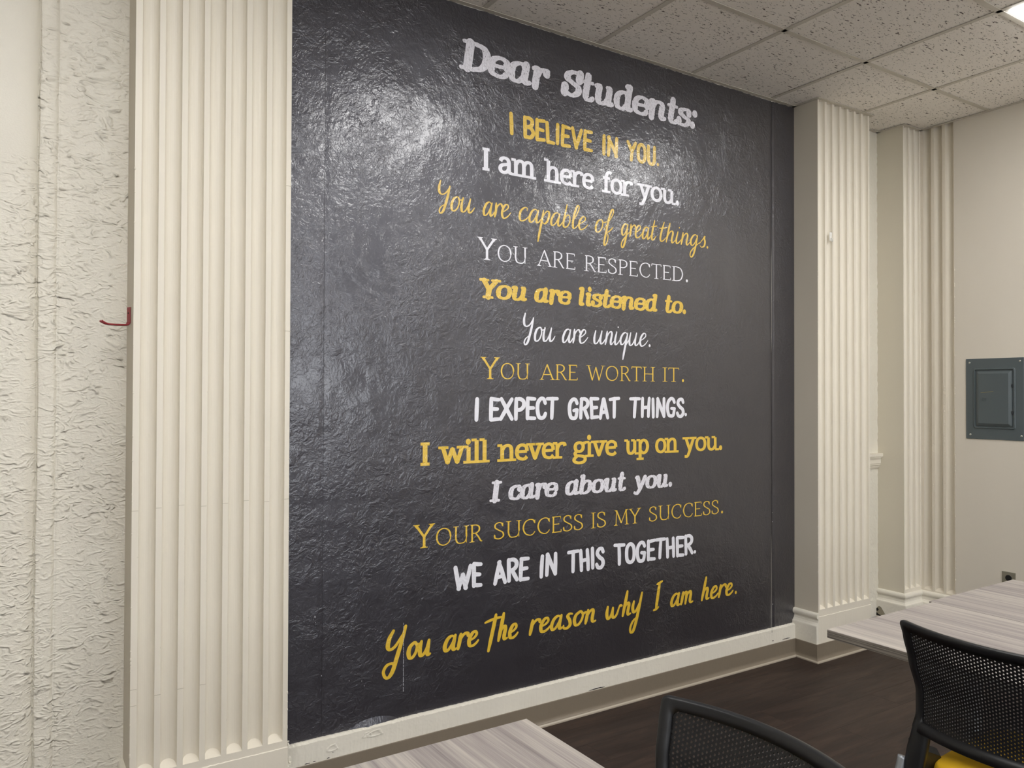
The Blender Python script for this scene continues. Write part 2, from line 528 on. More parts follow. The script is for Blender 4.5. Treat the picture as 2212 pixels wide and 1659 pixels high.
# narrow rough strip between right pilaster and corner pier
bm = bmesh.new()
nz_, nx_ = 150, 9
g = []
for k in range(nz_ + 1):
    z = .18 + (ZC + .02 - .18) * k / nz_
    g.append([bm.verts.new((4.19 + (4.512 - 4.19) * i / nx_, -.001 - rr.uniform(0, .005), z)) for i in range(nx_ + 1)])
for a, b in zip(g, g[1:]):
    for i in range(nx_): bm.faces.new((a[i], a[i + 1], b[i + 1], b[i]))
o = mesh_obj('lumpy_plaster_strip', bm, M['lumpy'], wall_back, smooth=True, recalc=False)
bm = bmesh.new(); box(bm, 4.19, 4.512, -.004, .002, .095, .185)
mesh_obj('plaster_skirting', bm, M['ledge'], wall_back)
bm = bmesh.new(); box(bm, XF, XF + .12, Y0 - .1, -.3735, -.05, ZC + .05); box(bm, XF + .035, XF + .12, -.3735, .1, -.05, ZC + .05)
wall_right = struct(mesh_obj('wall_right', bm, M['far']), 'plain cream wall with the electrical panel')
bm = bmesh.new(); box(bm, X0 - .12, X0, Y0 - .1, .1, -.05, ZC + .05)
struct(mesh_obj('wall_left', bm, M['room']))
# wall behind the camera, with the windows whose daylight the mural reflects
bm = bmesh.new()
WZ0, WZ1, WW = .88, 2.72, 1.5
wx = [-2.55, -.75, 1.05, 2.85]
ed = [X0 - .1]
for x in wx: ed += [x, x + WW]
ed += [XF + .1]
for k in range(0, len(ed), 2): box(bm, ed[k], ed[k + 1], Y0 - .12, Y0, -.05, ZC + .05)
for x in wx:
    box(bm, x, x + WW, Y0 - .12, Y0, -.05, WZ0); box(bm, x, x + WW, Y0 - .12, Y0, WZ1, ZC + .05)
struct(mesh_obj('wall_front', bm, M['room']))
for k, x in enumerate(wx):
    t = struct(empty('window_%d' % (k + 1), (x + WW / 2, Y0 - .06, WZ0)))
    h = WZ1 - WZ0; hw = WW / 2; e = .05
    for a_ in ((-hw, hw, 0, e), (-hw, hw, h - e, h), (-hw, -hw + e, e, h - e), (hw - e, hw, e, h - e), (-hw + e, hw - e, h / 2 - .02, h / 2 + .02)):
        bm = bmesh.new(); box(bm, a_[0], a_[1], -.03, .03, a_[2], a_[3], bevel=.004); mesh_obj('window_frame', bm, M['lframe'], t)
    for z0_, z1_ in ((e, h / 2 - .02), (h / 2 + .02, h - e)):
        bm = bmesh.new(); box(bm, -hw + e, hw - e, -.003, .003, z0_, z1_); mesh_obj('pane', bm, M['glass'], t)
    bm = bmesh.new(); box(bm, -hw - .03, hw + .03, .05, .11, -.03, 0, bevel=.004); mesh_obj('window_sill', bm, M['lframe'], t)

# ---- fluted pilasters
def fluted_front(bm, a, b, start, n, fw, pitch, zl, z1, P, D):
    """P(s, depth, z) -> Vector; face at depth 0, flutes cut inward (positive depth)."""
    plan = [(a, 0)]
    K = 14; dep = fw * .54
    for i in range(n):
        s0 = start + i * pitch
        plan.append((s0 - .0008, 0)); 
        for k in range(K + 1):
            t = math.pi * k / K
            plan.append((s0 + fw / 2 - math.cos(t) * fw / 2, abs(math.sin(t)) ** .8 * dep))
        plan.append((s0 + fw + .0008, 0))
    plan.append((b, 0))
    nzs = 46
    rings = []
    for q in range(nzs + 1):
        z = zl + (z1 - zl) * q / nzs
        ring = []
        for (s, d) in plan:
            e = 0
            if d == 0: e = rr.uniform(-.00035, .00035)
            ring.append(bm.verts.new(P(s + (e if 0 < plan.index((s, d)) < len(plan) - 1 else 0), d + abs(e) * .5, z)))
        rings.append(ring)
    for A, B in zip(rings, rings[1:]):
        for i in range(len(plan) - 1): bm.faces.new((A[i], A[i + 1], B[i + 1], B[i]))
    # flute sills: flat half-round shelves facing up
    for i in range(n):
        s0 = start + i * pitch
        vs = [bm.verts.new(P(s0 + fw / 2 - math.cos(math.pi * k / K) * fw / 2, abs(math.sin(math.pi * k / K)) ** .8 * dep, zl + abs(math.sin(math.pi * k / K)) ** .8 * dep * .75)) for k in range(K + 1)]
        bm.faces.new(vs)
    return plan

def ragged(bm, pts_fn, n, r0, r1, seed):
    """small lumps of paint along an edge"""
    q = random.Random(seed)
    for _ in range(n):
        p = pts_fn(q.random()); r = q.uniform(r0, r1)
        mt = Matrix.Translation(p) @ Matrix.Diagonal((r, r, r * q.uniform(1, 3), 1))
        bmesh.ops.create_icosphere(bm, subdivisions=1, radius=1, matrix=mt)

VINZ = .095
def pilaster(name, a, b, start, n, fw, pitch, zl, depth, label, side_left=True, side_right=True, moulding_front=False, seed=1):
    P = lambda s, d, z: Vector((s, depth + d, z))
    bm = bmesh.new(); fluted_front(bm, a, b, start, n, fw, pitch, zl, ZC + .03, P, 1)
    # plain face below the flutes
    vs = [bm.verts.new((x, depth, z)) for x in (a, b) for z in (.10, zl)]
    bm.faces.new((vs[0], vs[2], vs[3], vs[1]))
    t = mesh_obj(name, bm, M['pil'], None, recalc=False)
    bpy.context.view_layer.update()
    struct(t, label)
    # smooth shading on flutes only is not needed: 14 facets per flute
    bm = bmesh.new()
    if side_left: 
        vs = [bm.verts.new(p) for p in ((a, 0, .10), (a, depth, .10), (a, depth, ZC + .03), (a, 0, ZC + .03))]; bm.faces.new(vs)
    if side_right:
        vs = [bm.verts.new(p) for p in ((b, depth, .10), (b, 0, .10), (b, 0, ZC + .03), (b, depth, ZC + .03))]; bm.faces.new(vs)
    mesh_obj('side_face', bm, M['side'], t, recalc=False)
    bm = bmesh.new()
    ragged(bm, lambda u: Vector((a + .001, depth + .001, .25 + u * 1.9)), 46, .0012, .003, seed)
    ragged(bm, lambda u: Vector((b - .001, depth + .001, .25 + u * 1.9)), 26, .001, .0026, seed + 1)
    q = random.Random(seed + 5)
    for _ in range(34):
        i = q.randrange(n); s = start + i * pitch + (0 if q.random() < .5 else fw); z = q.uniform(.32, 1.6)
        bmesh.ops.create_icosphere(bm, subdivisions=1, radius=q.uniform(.0009, .002), matrix=Matrix.Translation((s, depth, z)))
    o = mesh_obj('paint_lumps', bm, M['pil'], t, smooth=True); o['kind'] = 'stuff'
    return t

t1 = pilaster('trim_1', P1[0], P1[1], .3318 + .0192, 7, .0496, .0672, .2628, PD, 'wide cream fluted pilaster left of the charcoal mural', seed=11)
t2 = pilaster('trim_2', P2[0], P2[1], 3.7276, 7, .0488, .0668, .278, PD, 'cream fluted pilaster right of the charcoal mural', seed=21)

def joints(parent, z, a, b, depth, pts):
    bm = bmesh.new()
    for s, w_, dz in pts:
        box(bm, s, s + w_, depth - .0006, depth + .0008, z + dz - .0009, z + dz + .0009)
    mesh_obj('hairline_joint', bm, mat_joint, parent)['kind'] = 'stuff'
mat_joint = mat_plain('joint_paint', srgb(196, 188, 170), .5)
f0 = .3318
def fillets(start, fw, pitch, n, a):
    out = [(a, start - a)]
    for i in range(n): out.append((start + i * pitch + fw, pitch - fw))
    return out
F1 = fillets(f0 + .0192, .0496, .0672, 7, f0)
joints(t1, 1.085, 0, 0, PD, [(s, w_ - .001, .004 * (i % 3 - 1)) for i, (s, w_) in enumerate(F1)])
joints(t1, .50, 0, 0, PD, [(F1[1][0], .018, .0), (F1[2][0], .018, .006), (F1[3][0], .018, .006), (F1[0][0], .018, -.02), (F1[0][0], .018, .03)])
joints(t1, 2.16, 0, 0, PD, [(F1[7][0], .018, 0)])
joints(t1, 1.66, 0, 0, PD, [(F1[7][0], .018, 0)])

# plinths (plain slab, the old moulding survives only on the side faces)
def noisy_slab(bm, x0, x1, yf, yb, z0, z1, n, amp, seed):
    """slab whose top front edge is ragged"""
    q = random.Random(seed)
    top, bot, bk = [], [], []
    mid = []
    for i in range(n + 1):
        x = x0 + (x1 - x0) * i / n
        e = q.uniform(-amp, amp)
        top.append(bm.verts.new((x, yf + abs(yb - yf) * .55, z1 + e)))
        mid.append(bm.verts.new((x, yf, z1 - .006 + e + q.uniform(-amp, amp) * .4)))
        bot.append(bm.verts.new((x, yf + q.uniform(-.0004, .0004), z0)))
        bk.append(bm.verts.new((x, yb, z1 + e * .5)))
    for i in range(n):
        bm.faces.new((bot[i], bot[i + 1], mid[i + 1], mid[i]))
        bm.faces.new((mid[i], mid[i + 1], top[i + 1], top[i]))
        bm.faces.new((top[i], top[i + 1], bk[i + 1], bk[i]))
    # end caps
    for k, x in ((0, x0), (n, x1)):
        v = bm.verts.new((x, yb, z0)); bm.faces.new((bot[k], mid[k], top[k], bk[k], v))

for t, P, z1 in ((t1, P1, .244), (t2, P2, .246)):
    bm = bmesh.new(); noisy_slab(bm, P[0] - .0005, P[1] + .001, PD - .0025, PD + .01, .08, z1, 60, .0010, 5)
    o = mesh_obj('plinth', bm, M['pil'], t, smooth=False)

def mould_profile(z0=.262, proj=.016):
    """old baseboard moulding: bead on top, cove, flat block (outward, z)"""
    p = [(0, z0)]
    for k in range(9):
        a = math.pi / 2 - math.pi * k / 8
        p.append((.004 + math.cos(a) * .012 * 1.0, z0 - .017 + math.sin(a) * .016))
    p += [(.003, z0 - .036), (.003, z0 - .042), (.006, z0 - .053), (.013, z0 - .062), (.019, z0 - .068), (.020, z0 - .073), (.018, .10), (.018, .09), (0, .09)]
    return p
for t, P in ((t1, P1), (t2, P2)):
    bm = bmesh.new(); sweep(bm, [(P[0], .0, -1, 0), (P[0], PD - .002, -1, 0)], mould_profile())
    mesh_obj('side_moulding', bm, M['ledge'], t, smooth=False)
# broken plaster at the foot of the left pilaster, right corner
bm = bmesh.new()
q = random.Random(4)
for i in range(26):
    u = q.random()
    mt = Matrix.Translation((P1[1] + .004 + q.uniform(-.012, .012) + (.5 - u) * .01, PD + .004 + q.uniform(0, .02), .14 + u * .11)) @ Matrix.Rotation(q.uniform(0, 3), 4, Vector((q.random(), q.random(), q.random())).normalized()) @ Matrix.Diagonal((q.uniform(.003, .008), q.uniform(.002, .004), q.uniform(.005, .013), 1))
    bmesh.ops.create_icosphere(bm, subdivisions=1, radius=1, matrix=mt)
mesh_obj('broken_plaster', bm, M['ledge'], t1, smooth=False)['kind'] = 'stuff'

# corner pier: front with three flutes, return on the right wall with three flutes
bm = bmesh.new()
fluted_front(bm, PR[0], PR[1], 4.5175, 3, .046, .0592, .285, ZC + .03, lambda s, d, z: Vector((s, PRD + d, z)), 1)
vs = [bm.verts.new((x, PRD, z)) for x in PR for z in (.1, .285)]; bm.faces.new((vs[0], vs[2], vs[3], vs[1]))
t3 = struct(mesh_obj('trim_3', bm, M['pil'], None, recalc=False), 'corner pier with three narrow flutes')
bm = bmesh.new()
vs = [bm.verts.new(p) for p in ((PR[0], 0, .10), (PR[0], PRD, .10), (PR[0], PRD, ZC + .03), (PR[0], 0, ZC + .03))]; bm.faces.new(vs)
mesh_obj('side_face', bm, mat_plaster('pier_side_shaded', srgb(214, 207, 189), .8, .45), t3, recalc=False)  # pier side in a darker cream than its front, shade painted in
bm = bmesh.new()
fluted_front(bm, .1703, .3735, .1877, 3, .0495, .0667, .272, ZC + .03, lambda s, d, z: Vector((XF - .0006 + d, -s, z)), 1)
vs = [bm.verts.new((XF - .0006, -y, z)) for y in (.1703, .3735) for z in (.1, .272)]; bm.faces.new((vs[0], vs[2], vs[3], vs[1]))
# flaking paint along the arrises
ragged(bm, lambda u: Vector((XF - .0005, -.374, .3 + u * 1.9)), 90, .001, .003, 8)
ragged(bm, lambda u: Vector((XF - .0006, -.245, .3 + u * 1.2)), 30, .001, .003, 9)
ragged(bm, lambda u: Vector((XF - .0006, -.3125, .3 + u * 1.2)), 60, .001, .0036, 10)
t4 = struct(mesh_obj('trim_4', bm, M['flaky'], None, recalc=False), 'three broad flutes on the right wall next to the corner')
bm = bmesh.new()
path = [(PR[0], 0, -1, 0), (PR[0], PRD, -1, -1), (XF - .0006, PRD, -1, -1), (XF - .0006, -.385, -1, 0)]
sweep(bm, path, mould_profile(.264))
mesh_obj('base_moulding', bm, M['ledge'], t3)
# broken-away plaster showing a dark hole at the foot of the pier
bm = bmesh.new()
pts = [(4.497, .10), (4.497, .150), (4.4935, .152), (4.492, .163), (4.4945, .172)]
Ax = PR[0] - .0185
hole = [(-.004, .100), (-.002, .135), (-.01, .150), (-.022, .160), (-.034, .155), (-.048, .135), (-.060, .118), (-.085, .112), (-.100, .108), (-.085, .104), (-.055, .106), (-.035, .100)]
vs = [bm.verts.new((Ax - .0008, y, z)) for y, z in hole]; bm.faces.new(vs)
mesh_obj('broken_hole', bm, mat_plain('exposed_grey_plaster', srgb(150, 142, 122), .9, 0, (90, .004)), t3)
bm = bmesh.new()
for poly in ([(-.004, .128), (-.003, .142), (-.012, .146), (-.02, .138), (-.014, .128)], [(-.004, .100), (-.003, .118), (-.02, .110), (-.036, .104), (-.036, .100)],
             [(-.034, .155), (-.036, .150), (-.062, .115), (-.085, .110), (-.085, .113), (-.060, .119)]):
    vs = [bm.verts.new((Ax - .0016, y, z)) for y, z in poly]; bm.faces.new(vs)
mesh_obj('dark_gap', bm, M['dark'], t3)['kind'] = 'stuff'

# stub of chair rail between the pilaster and the pier
bm = bmesh.new()
pr = [(0, .997), (.010, .999), (.014, 1.008), (.014, 1.014), (.020, 1.018), (.020, 1.024), (.024, 1.028), (.024, 1.062), (.034, 1.064), (.034, 1.070), (.038, 1.072), (.038, 1.088), (.034, 1.090), (0, 1.090)]
sweep(bm, [(4.30, 0, 0, -1), (PR[0] + .0, 0, 0, -1)], pr)
struct(mesh_obj('trim_5', bm, M['pil']), 'short stub of cream chair rail left of the corner pier')

# ---- ledge between mural and baseboard
bm = bmesh.new(); noisy_slab(bm, P1[1], P2[0] - .018, -.020, -.0005, .088, .177, 420, .0016, 9)
ledge = struct(mesh_obj('trim_6', bm, M['ledge']), 'chipped cream ledge under the charcoal mural')
bm = bmesh.new()
for x, z, rx, rz in ((1.03, .135, .022, .016), (1.20, .150, .034, .015), (1.165, .152, .02, .012)):
    # shallow craters with a raised lip
    n = 20
    for ring in range(2):
        pass
    a = [bm.verts.new((x + math.cos(t) * rx * (1 + .28 * math.sin(3 * t + x * 40) + .1 * math.sin(7 * t)), -.0215, z + math.sin(t) * rz * (1 + .2 * math.sin(2 * t + 1)))) for t in [2 * math.pi * k / n for k in range(n)]]
    b = [bm.verts.new(v.co + Vector((0, .0012, 0))) for v in a]
    c = [bm.verts.new((x + (v.co.x - x) * .82, -.0223, z + (v.co.z - z) * .82 - .001)) for v in a]
    d = [bm.verts.new((x + (v.co.x - x) * .62, -.0206, z + (v.co.z - z) * .62 - .001)) for v in a]
    for k in range(n):
        j = (k + 1) % n
        bm.faces.new((b[k], b[j], c[j], c[k])); bm.faces.new((c[k], c[j], d[j], d[k]))
    bm.faces.new(d)
mesh_obj('plaster_crater', bm, M['ledge'], ledge, smooth=True)['kind'] = 'stuff'
bm = bmesh.new()
for x0, x1, z, h in ((.925, .945, .1005, .0025), (.955, .966, .102, .0022), (1.008, 1.020, .101, .0022), (1.03, 1.0325, .1175, .003), (2.235, 2.33, .1005, .004), (3.50, 3.512, .112, .004), (3.585, 3.65, .106, .003), (3.497, 3.5, .16, .02)):
    k = 7
    up = [bm.verts.new((x0 + (x1 - x0) * i / k, -.0212, z + h * math.sin(math.pi * i / k) * rr.uniform(.5, 1.3))) for i in range(k + 1)]
    dn = [bm.verts.new((x0 + (x1 - x0) * i / k, -.0212, z - .0012)) for i in range(k + 1)]
    for i in range(k): bm.faces.new((dn[i], dn[i + 1], up[i + 1], up[i]))
mesh_obj('paint_chip', bm, M['dark'], ledge)['kind'] = 'stuff'

# ---- vinyl baseboards with a coved toe
def baseboard(name, path, label):
    p = [(0, .096), (.0035, .0955), (.004, .094), (.004, .030)]
    for k in range(6):
        a = math.pi / 2 * k / 5
        p.append((.004 + .010 * (1 - math.cos(a)), .030 - .014 * math.sin(a) - .001 * k))
    bm = bmesh.new(); sweep(bm, path, p + [(0, .008)], True)
    t = struct(mesh_obj(name, bm, M['vinyl']), label)
    toe = [p[-1], (.019, .006), (.019, .0), (0, 0), (0, .006)]
    bm = bmesh.new(); sweep(bm, path, toe, True); mesh_obj('toe', bm, M['vinyl_toe'], t)
    return t
O = .020
baseboard('baseboard_back', [(P1[1], -O, 0, -1), (P2[0] - .018, -O, 0, -1)], 'taupe vinyl baseboard under the mural')
baseboard('baseboard_pilaster', [(P2[0] - .018, -O, -1, 0), (P2[0] - .018, PD - .004, -1, -1), (P2[1] + .001, PD - .004, 0, -1)], 'taupe vinyl baseboard wrapped round the right pilaster')
baseboard('baseboard_right', [(XF, -.40, -1, 0), (XF, Y0, -1, 0)], 'taupe vinyl baseboard on the right wall')
baseboard('baseboard_left', [(X0, -.034, 0, -1), (P1[0] - .018, -.034, 0, -1)], 'taupe vinyl baseboard left of the left pilaster')
baseboard('baseboard_column', [(P1[0] - .018, PD - .004, 0, -1), (P1[1] + .001, PD - .004, 0, -1)], 'taupe vinyl baseboard on the left pilaster')

# ================================================================== MURAL
mural = bmesh.new()
n = 260; q = random.Random(2)
top, bot = [], []
x0, x1 = P1[1] - .003, P2[0] + .001
cols = []
for i in range(n + 1):
    x = x0 + (x1 - x0) * i / n
    cols.append((x, MZ0 + q.uniform(-.001, .0016), ZC - .004 + q.uniform(-.0025, .001)))
nzr = 40
gr = []
for (x, zb, zt) in cols:
    colv = []
    for k in range(nzr + 1):
        z = zb + (zt - zb) * k / nzr
        y = -.0015
        for xs_, d_, w_ in ((.994, .0016, .004), (3.5235, .005, .005)):
            y += d_ * math.exp(-((x - xs_ - .002 * math.sin(z * 4)) / w_) ** 2)
        y -= .0022 * math.exp(-((x - 3.5335) / .005) ** 2)
        colv.append(bm.verts.new((x, y, z)) if False else mural.verts.new((x, y, z)))
    gr.append(colv)
for a, b in zip(gr, gr[1:]):
    for k in range(nzr): mural.faces.new((a[k], b[k], b[k + 1], a[k + 1]))
mural_o = mesh_obj('wall_mural', mural, M['mural'], None, smooth=True, recalc=False)
tag(mural_o, 'dark charcoal glossy wall mural with white and yellow lettering between two fluted pilasters', 'mural')
bm = bmesh.new()
box(bm, .994, .9946, -.0018, -.001, .18, ZC - .01)
seam_m = mat_plain('seam_charcoal', srgb(30, 27, 33), .4)  # charcoal close to the mural field, for the seam strips
mesh_obj('seam_line', bm, seam_m, mural_o)
bm = bmesh.new(); box(bm, 3.5228, 3.5242, -.0024, -.001, .3, ZC - .01)
mesh_obj('seam_line', bm, seam_m, mural_o)
bm = bmesh.new()
z = .545
while z > .283:
    d = rr.uniform(.006, .02); box(bm, 1.3235, 1.3245, -.0030, -.001, z - d, z); z -= d + rr.uniform(.001, .006)
for x, z, r in ((.9915, .40, .0012), (1.10, .36, .001), (1.16, .33, .001), (1.15, .35, .0008), (.965, .62, .0022), (.968, .60, .001), (3.527, .30, .002), (3.5262, .75, .0016), (3.526, .80, .001)):
    box(bm, x, x + r, -.003, -.001, z, z + r * 3)
o = mesh_obj('paint_scratch', bm, M['L_white'], mural_o); o['label'] = 'thin white scratch through the last yellow line'; o['kind'] = 'stuff'
# lifted film at the lower left edge
bm = bmesh.new()
k = 24; A = []; B = []
for i in range(k + 1):
    u = i / k; x = 1.10 + .20 * u
    lift = .010 * math.sin(math.pi * u)
    A.append(bm.verts.new((x, -.002 - .0, .180 + .024 * math.sin(math.pi * u) ** .8)))
    B.append(bm.verts.new((x, -.002 - lift, .175 + .003 * math.sin(9 * u))))
for i in range(k): bm.faces.new((A[i], A[i + 1], B[i + 1], B[i]))
mesh_obj('lifted_edge', bm, M['mural'], mural_o, smooth=True)

# ------------------------------------------------------------------ lettering
# skeleton glyphs: s smooth open, o smooth closed, l polyline, f serif (x,y,left,right), d dot (x,y,r)
def G(adv, *strokes): return (adv, strokes)
def S(*p): return ('s', [(p[i], p[i + 1]) for i in range(0, len(p), 2)])
def Oc(*p): return ('o', [(p[i], p[i + 1]) for i in range(0, len(p), 2)])
def Ln(*p): return ('l', [(p[i], p[i + 1]) for i in range(0, len(p), 2)])
def F(x, y, a, b): return ('f', x, y, a, b)
def Dt(x, y, r): return ('d', x, y, r)

LOW = {   # upright roman with slab serifs, x-height 1
 'a': G(1.02, S(.10, .74, .18, .92, .40, 1, .62, .92, .70, .68, .70, .25, .76, .04, .92, .0), S(.70, .58, .42, .55, .16, .44, .08, .23, .18, .05, .36, 0, .56, .08, .70, .27)),
 'b': G(1.0, Ln(.15, 1.45, .15, .0), F(.15, 1.45, .22, 0), S(.15, .70, .30, .93, .50, 1, .74, .86, .84, .5, .74, .14, .50, 0, .30, .07, .15, .25)),
 'c': G(.84, S(.78, .74, .70, .95, .46, 1, .18, .86, .08, .5, .18, .14, .46, 0, .66, .05, .80, .2)),
 'd': G(1.04, Ln(.80, 1.45, .80, 0), F(.80, 1.45, .22, 0), F(.80, 0, 0, .2), S(.80, .70, .65, .93, .45, 1, .20, .86, .09, .5, .20, .14, .45, 0, .65, .07, .80, .25)),
 'e': G(.92, S(.10, .52, .45, .53, .80, .54), S(.80, .54, .74, .86, .46, 1, .18, .86, .08, .5, .18, .13, .48, 0, .68, .05, .80, .18)),
 'f': G(.66, S(.70, 1.36, .58, 1.46, .40, 1.38, .28, 1.10, .27, .8, .27, 0), Ln(.02, 1, .60, 1), F(.27, 0, .2, .22)),
 'g': G(.96, Oc(.44, 1, .20, .90, .13, .66, .22, .42, .44, .34, .64, .44, .73, .66, .66, .90), S(.68, .90, .80, .96, .94, .98), S(.28, .40, .12, .20, .22, .06, .50, .02, .80, -.06, .88, -.26, .74, -.44, .42, -.50, .14, -.42, .04, -.26, .16, -.08, .28, .0)),
 'h': G(1.12, Ln(.18, 1.45, .18, 0), F(.18, 1.45, .2, 0), F(.18, 0, .2, .2), S(.18, .68, .34, .92, .56, 1, .76, .9, .82, .62, .82, 0), F(.82, 0, .2, .2)),
 'i': G(.52, Ln(.24, 1, .24, 0), F(.24, 1, .2, 0), F(.24, 0, .2, .2), Dt(.22, 1.36, .17)),
 'k': G(1, Ln(.15, 1.45, .15, 0)),
 'l': G(.52, Ln(.24, 1.45, .24, 0), F(.24, 1.45, .2, 0), F(.24, 0, .2, .2)),
 'm': G(1.66, Ln(.18, 1, .18, 0), F(.18, 1, .2, 0), F(.18, 0, .2, .18), S(.18, .68, .32, .92, .52, 1, .70, .9, .76, .62, .76, 0), F(.76, 0, .16, .18), S(.76, .68, .90, .92, 1.10, 1, 1.28, .9, 1.34, .62, 1.34, 0), F(1.34, 0, .18, .2)),
 'n': G(1.12, Ln(.18, 1, .18, 0), F(.18, 1, .2, 0), F(.18, 0, .2, .2), S(.18, .68, .34, .92, .56, 1, .76, .9, .82, .62, .82, 0), F(.82, 0, .2, .2)),
 'o': G(.98, Oc(.48, 1, .20, .86, .10, .5, .20, .14, .48, 0, .76, .14, .86, .5, .76, .86)),
 'p': G(1.04, Ln(.18, 1, .18, -.45), F(.18, 1, .2, 0), F(.18, -.45, .2, .2), S(.18, .70, .33, .93, .53, 1, .77, .86, .88, .5, .77, .14, .53, 0, .33, .07, .18, .25)),
 'r': G(.84, Ln(.18, 1, .18, 0), F(.18, 1, .2, 0), F(.18, 0, .2, .24), S(.18, .62, .30, .88, .50, 1, .72, .97, .76, .80)),
 's': G(.78, S(.66, .76, .60, .95, .38, 1, .16, .90, .14, .70, .36, .54, .62, .40, .66, .18, .50, .02, .28, 0, .10, .08, .07, .26)),
 't': G(.68, S(.27, 1.34, .27, .8, .27, .3, .34, .05, .52, 0, .68, .10), Ln(.02, 1, .60, 1)),
 'u': G(1.14, S(.20, 1, .20, .6, .20, .36, .27, .10, .46, 0, .66, .08, .82, .32), F(.20, 1, .2, 0), Ln(.82, 1, .82, 0), F(.82, 1, .2, 0), F(.82, 0, 0, .22)),
 'v': G(1.0, Ln(.12, 1, .46, 0, .82, 1), F(.14, 1, .18, .18), F(.80, 1, .18, .18)),
 'w': G(1.48, Ln(.12, 1, .40, 0, .70, .94, 1.0, 0, 1.30, 1), F(.14, 1, .18, .18), F(1.28, 1, .18, .18)),
 'y': G(1.0, S(.16, 1, .32, .52, .50, .06), S(.82, 1, .60, .35, .42, -.18, .26, -.46, .04, -.46), F(.16, 1, .18, .18), F(.80, 1, .18, .16)),
 '.': G(.40, Dt(.18, .10, .17)), ':': G(.44, Dt(.2, .10, .17), Dt(.24, .78, .17)),
}
CAP = {   # cap height 1, serifs included
 'A': G(.78, Ln(.04, 0, .36, 1, .70, 0), Ln(.15, .33, .58, .33), F(.05, 0, .07, .09), F(.70, 0, .1, .08)),
 'B': G(.62, Ln(.10, 1, .10, 0), S(.10, 1, .34, 1, .50, .88, .46, .64, .28, .54, .12, .53), S(.20, .53, .42, .49, .55, .28, .44, .04, .28, 0, .10, 0)),
 'C': G(.78, S(.70, .78, .62, .95, .42, 1, .18, .86, .07, .5, .18, .14, .42, 0, .60, .05, .72, .22), Ln(.71, .72, .71, .96)),
 'D': G(.84, Ln(.14, 1, .14, 0), S(.06, 1, .36, 1, .62, .88, .74, .5, .62, .12, .36, 0, .06, 0), F(.14, 1, .10, .1), F(.14, 0, .10, .1)),
 'E': G(.62, Ln(.12, 1, .12, 0), Ln(.04, 1, .54, 1), Ln(.12, .52, .46, .52), Ln(.04, 0, .57, 0), Ln(.54, 1, .54, .86), Ln(.57, 0, .57, .15)),
 'G': G(.70, S(.58, .80, .48, .98, .30, 1, .12, .80, .08, .45, .16, .10, .34, 0, .52, .08, .58, .40), Ln(.34, .44, .60, .44)),
 'H': G(.86, Ln(.14, 1, .14, 0), Ln(.70, 1, .70, 0), Ln(.14, .52, .70, .52), F(.14, 1, .1, .1), F(.14, 0, .1, .1), F(.70, 1, .1, .1), F(.70, 0, .1, .1)),
 'I': G(.32, Ln(.16, 1, .16, 0), F(.16, 1, .10, .10), F(.16, 0, .10, .10)),
 'L': G(.46, Ln(.10, 1, .10, 0), Ln(.10, 0, .42, 0)),
 'M': G(1.0, Ln(.12, 0, .16, 1, .48, .12, .80, 1, .86, 0), F(.12, 0, .09, .09), F(.86, 0, .1, .1), F(.14, 1, .08, 0), F(.82, 1, 0, .08)),
 'N': G(.66, Ln(.10, 0, .10, 1, .52, 0, .52, 1)),
 'O': G(.88, Oc(.43, 1, .17, .86, .07, .5, .17, .14, .43, 0, .69, .14, .79, .5, .69, .86)),
 'P': G(.64, Ln(.14, 1, .14, 0), S(.05, 1, .36, 1, .54, .88, .54, .64, .38, .50, .14, .49), F(.14, 0, .1, .12)),
 'R': G(.72, Ln(.14, 1, .14, 0), S(.05, 1, .36, 1, .52, .88, .52, .66, .36, .52, .14, .51), S(.32, .52, .48, .28, .62, .02, .70, 0), F(.14, 0, .1, .1)),
 'S': G(.60, S(.48, .80, .42, .96, .26, 1, .10, .90, .09, .70, .28, .53, .48, .38, .52, .16, .38, .02, .22, 0, .08, .08, .05, .24), Ln(.49, .74, .49, .97), Ln(.05, .04, .05, .28)),
 'T': G(.70, Ln(.34, 1, .34, 0), Ln(.02, 1, .66, 1), Ln(.02, 1, .02, .86), Ln(.66, 1, .66, .86), F(.34, 0, .1, .1)),
 'U': G(.84, S(.15, 1, .15, .6, .15, .3, .24, .05, .44, 0, .62, .06, .71, .3, .71, .6, .71, 1), F(.15, 1, .1, .1), F(.71, 1, .1, .1), Ln(.71, .3, .71, 0)),
 'V': G(.62, Ln(.06, 1, .30, 0, .54, 1)),
 'W': G(1.08, Ln(.08, 1, .32, 0, .53, .90, .74, 0, .98, 1), F(.08, 1, .08, .08), F(.98, 1, .08, .08)),
 'X': G(.64, Ln(.06, 1, .56, 0), Ln(.54, 1, .04, 0)),
 'Y': G(.78, Ln(.06, 1, .37, .46, .37, 0), Ln(.68, 1, .37, .46), F(.07, 1, .09, .09), F(.67, 1, .09, .09), F(.37, 0, .11, .11)),
 '.': G(.30, Dt(.14, .05, .085)),
}
BRUSH = dict(CAP)
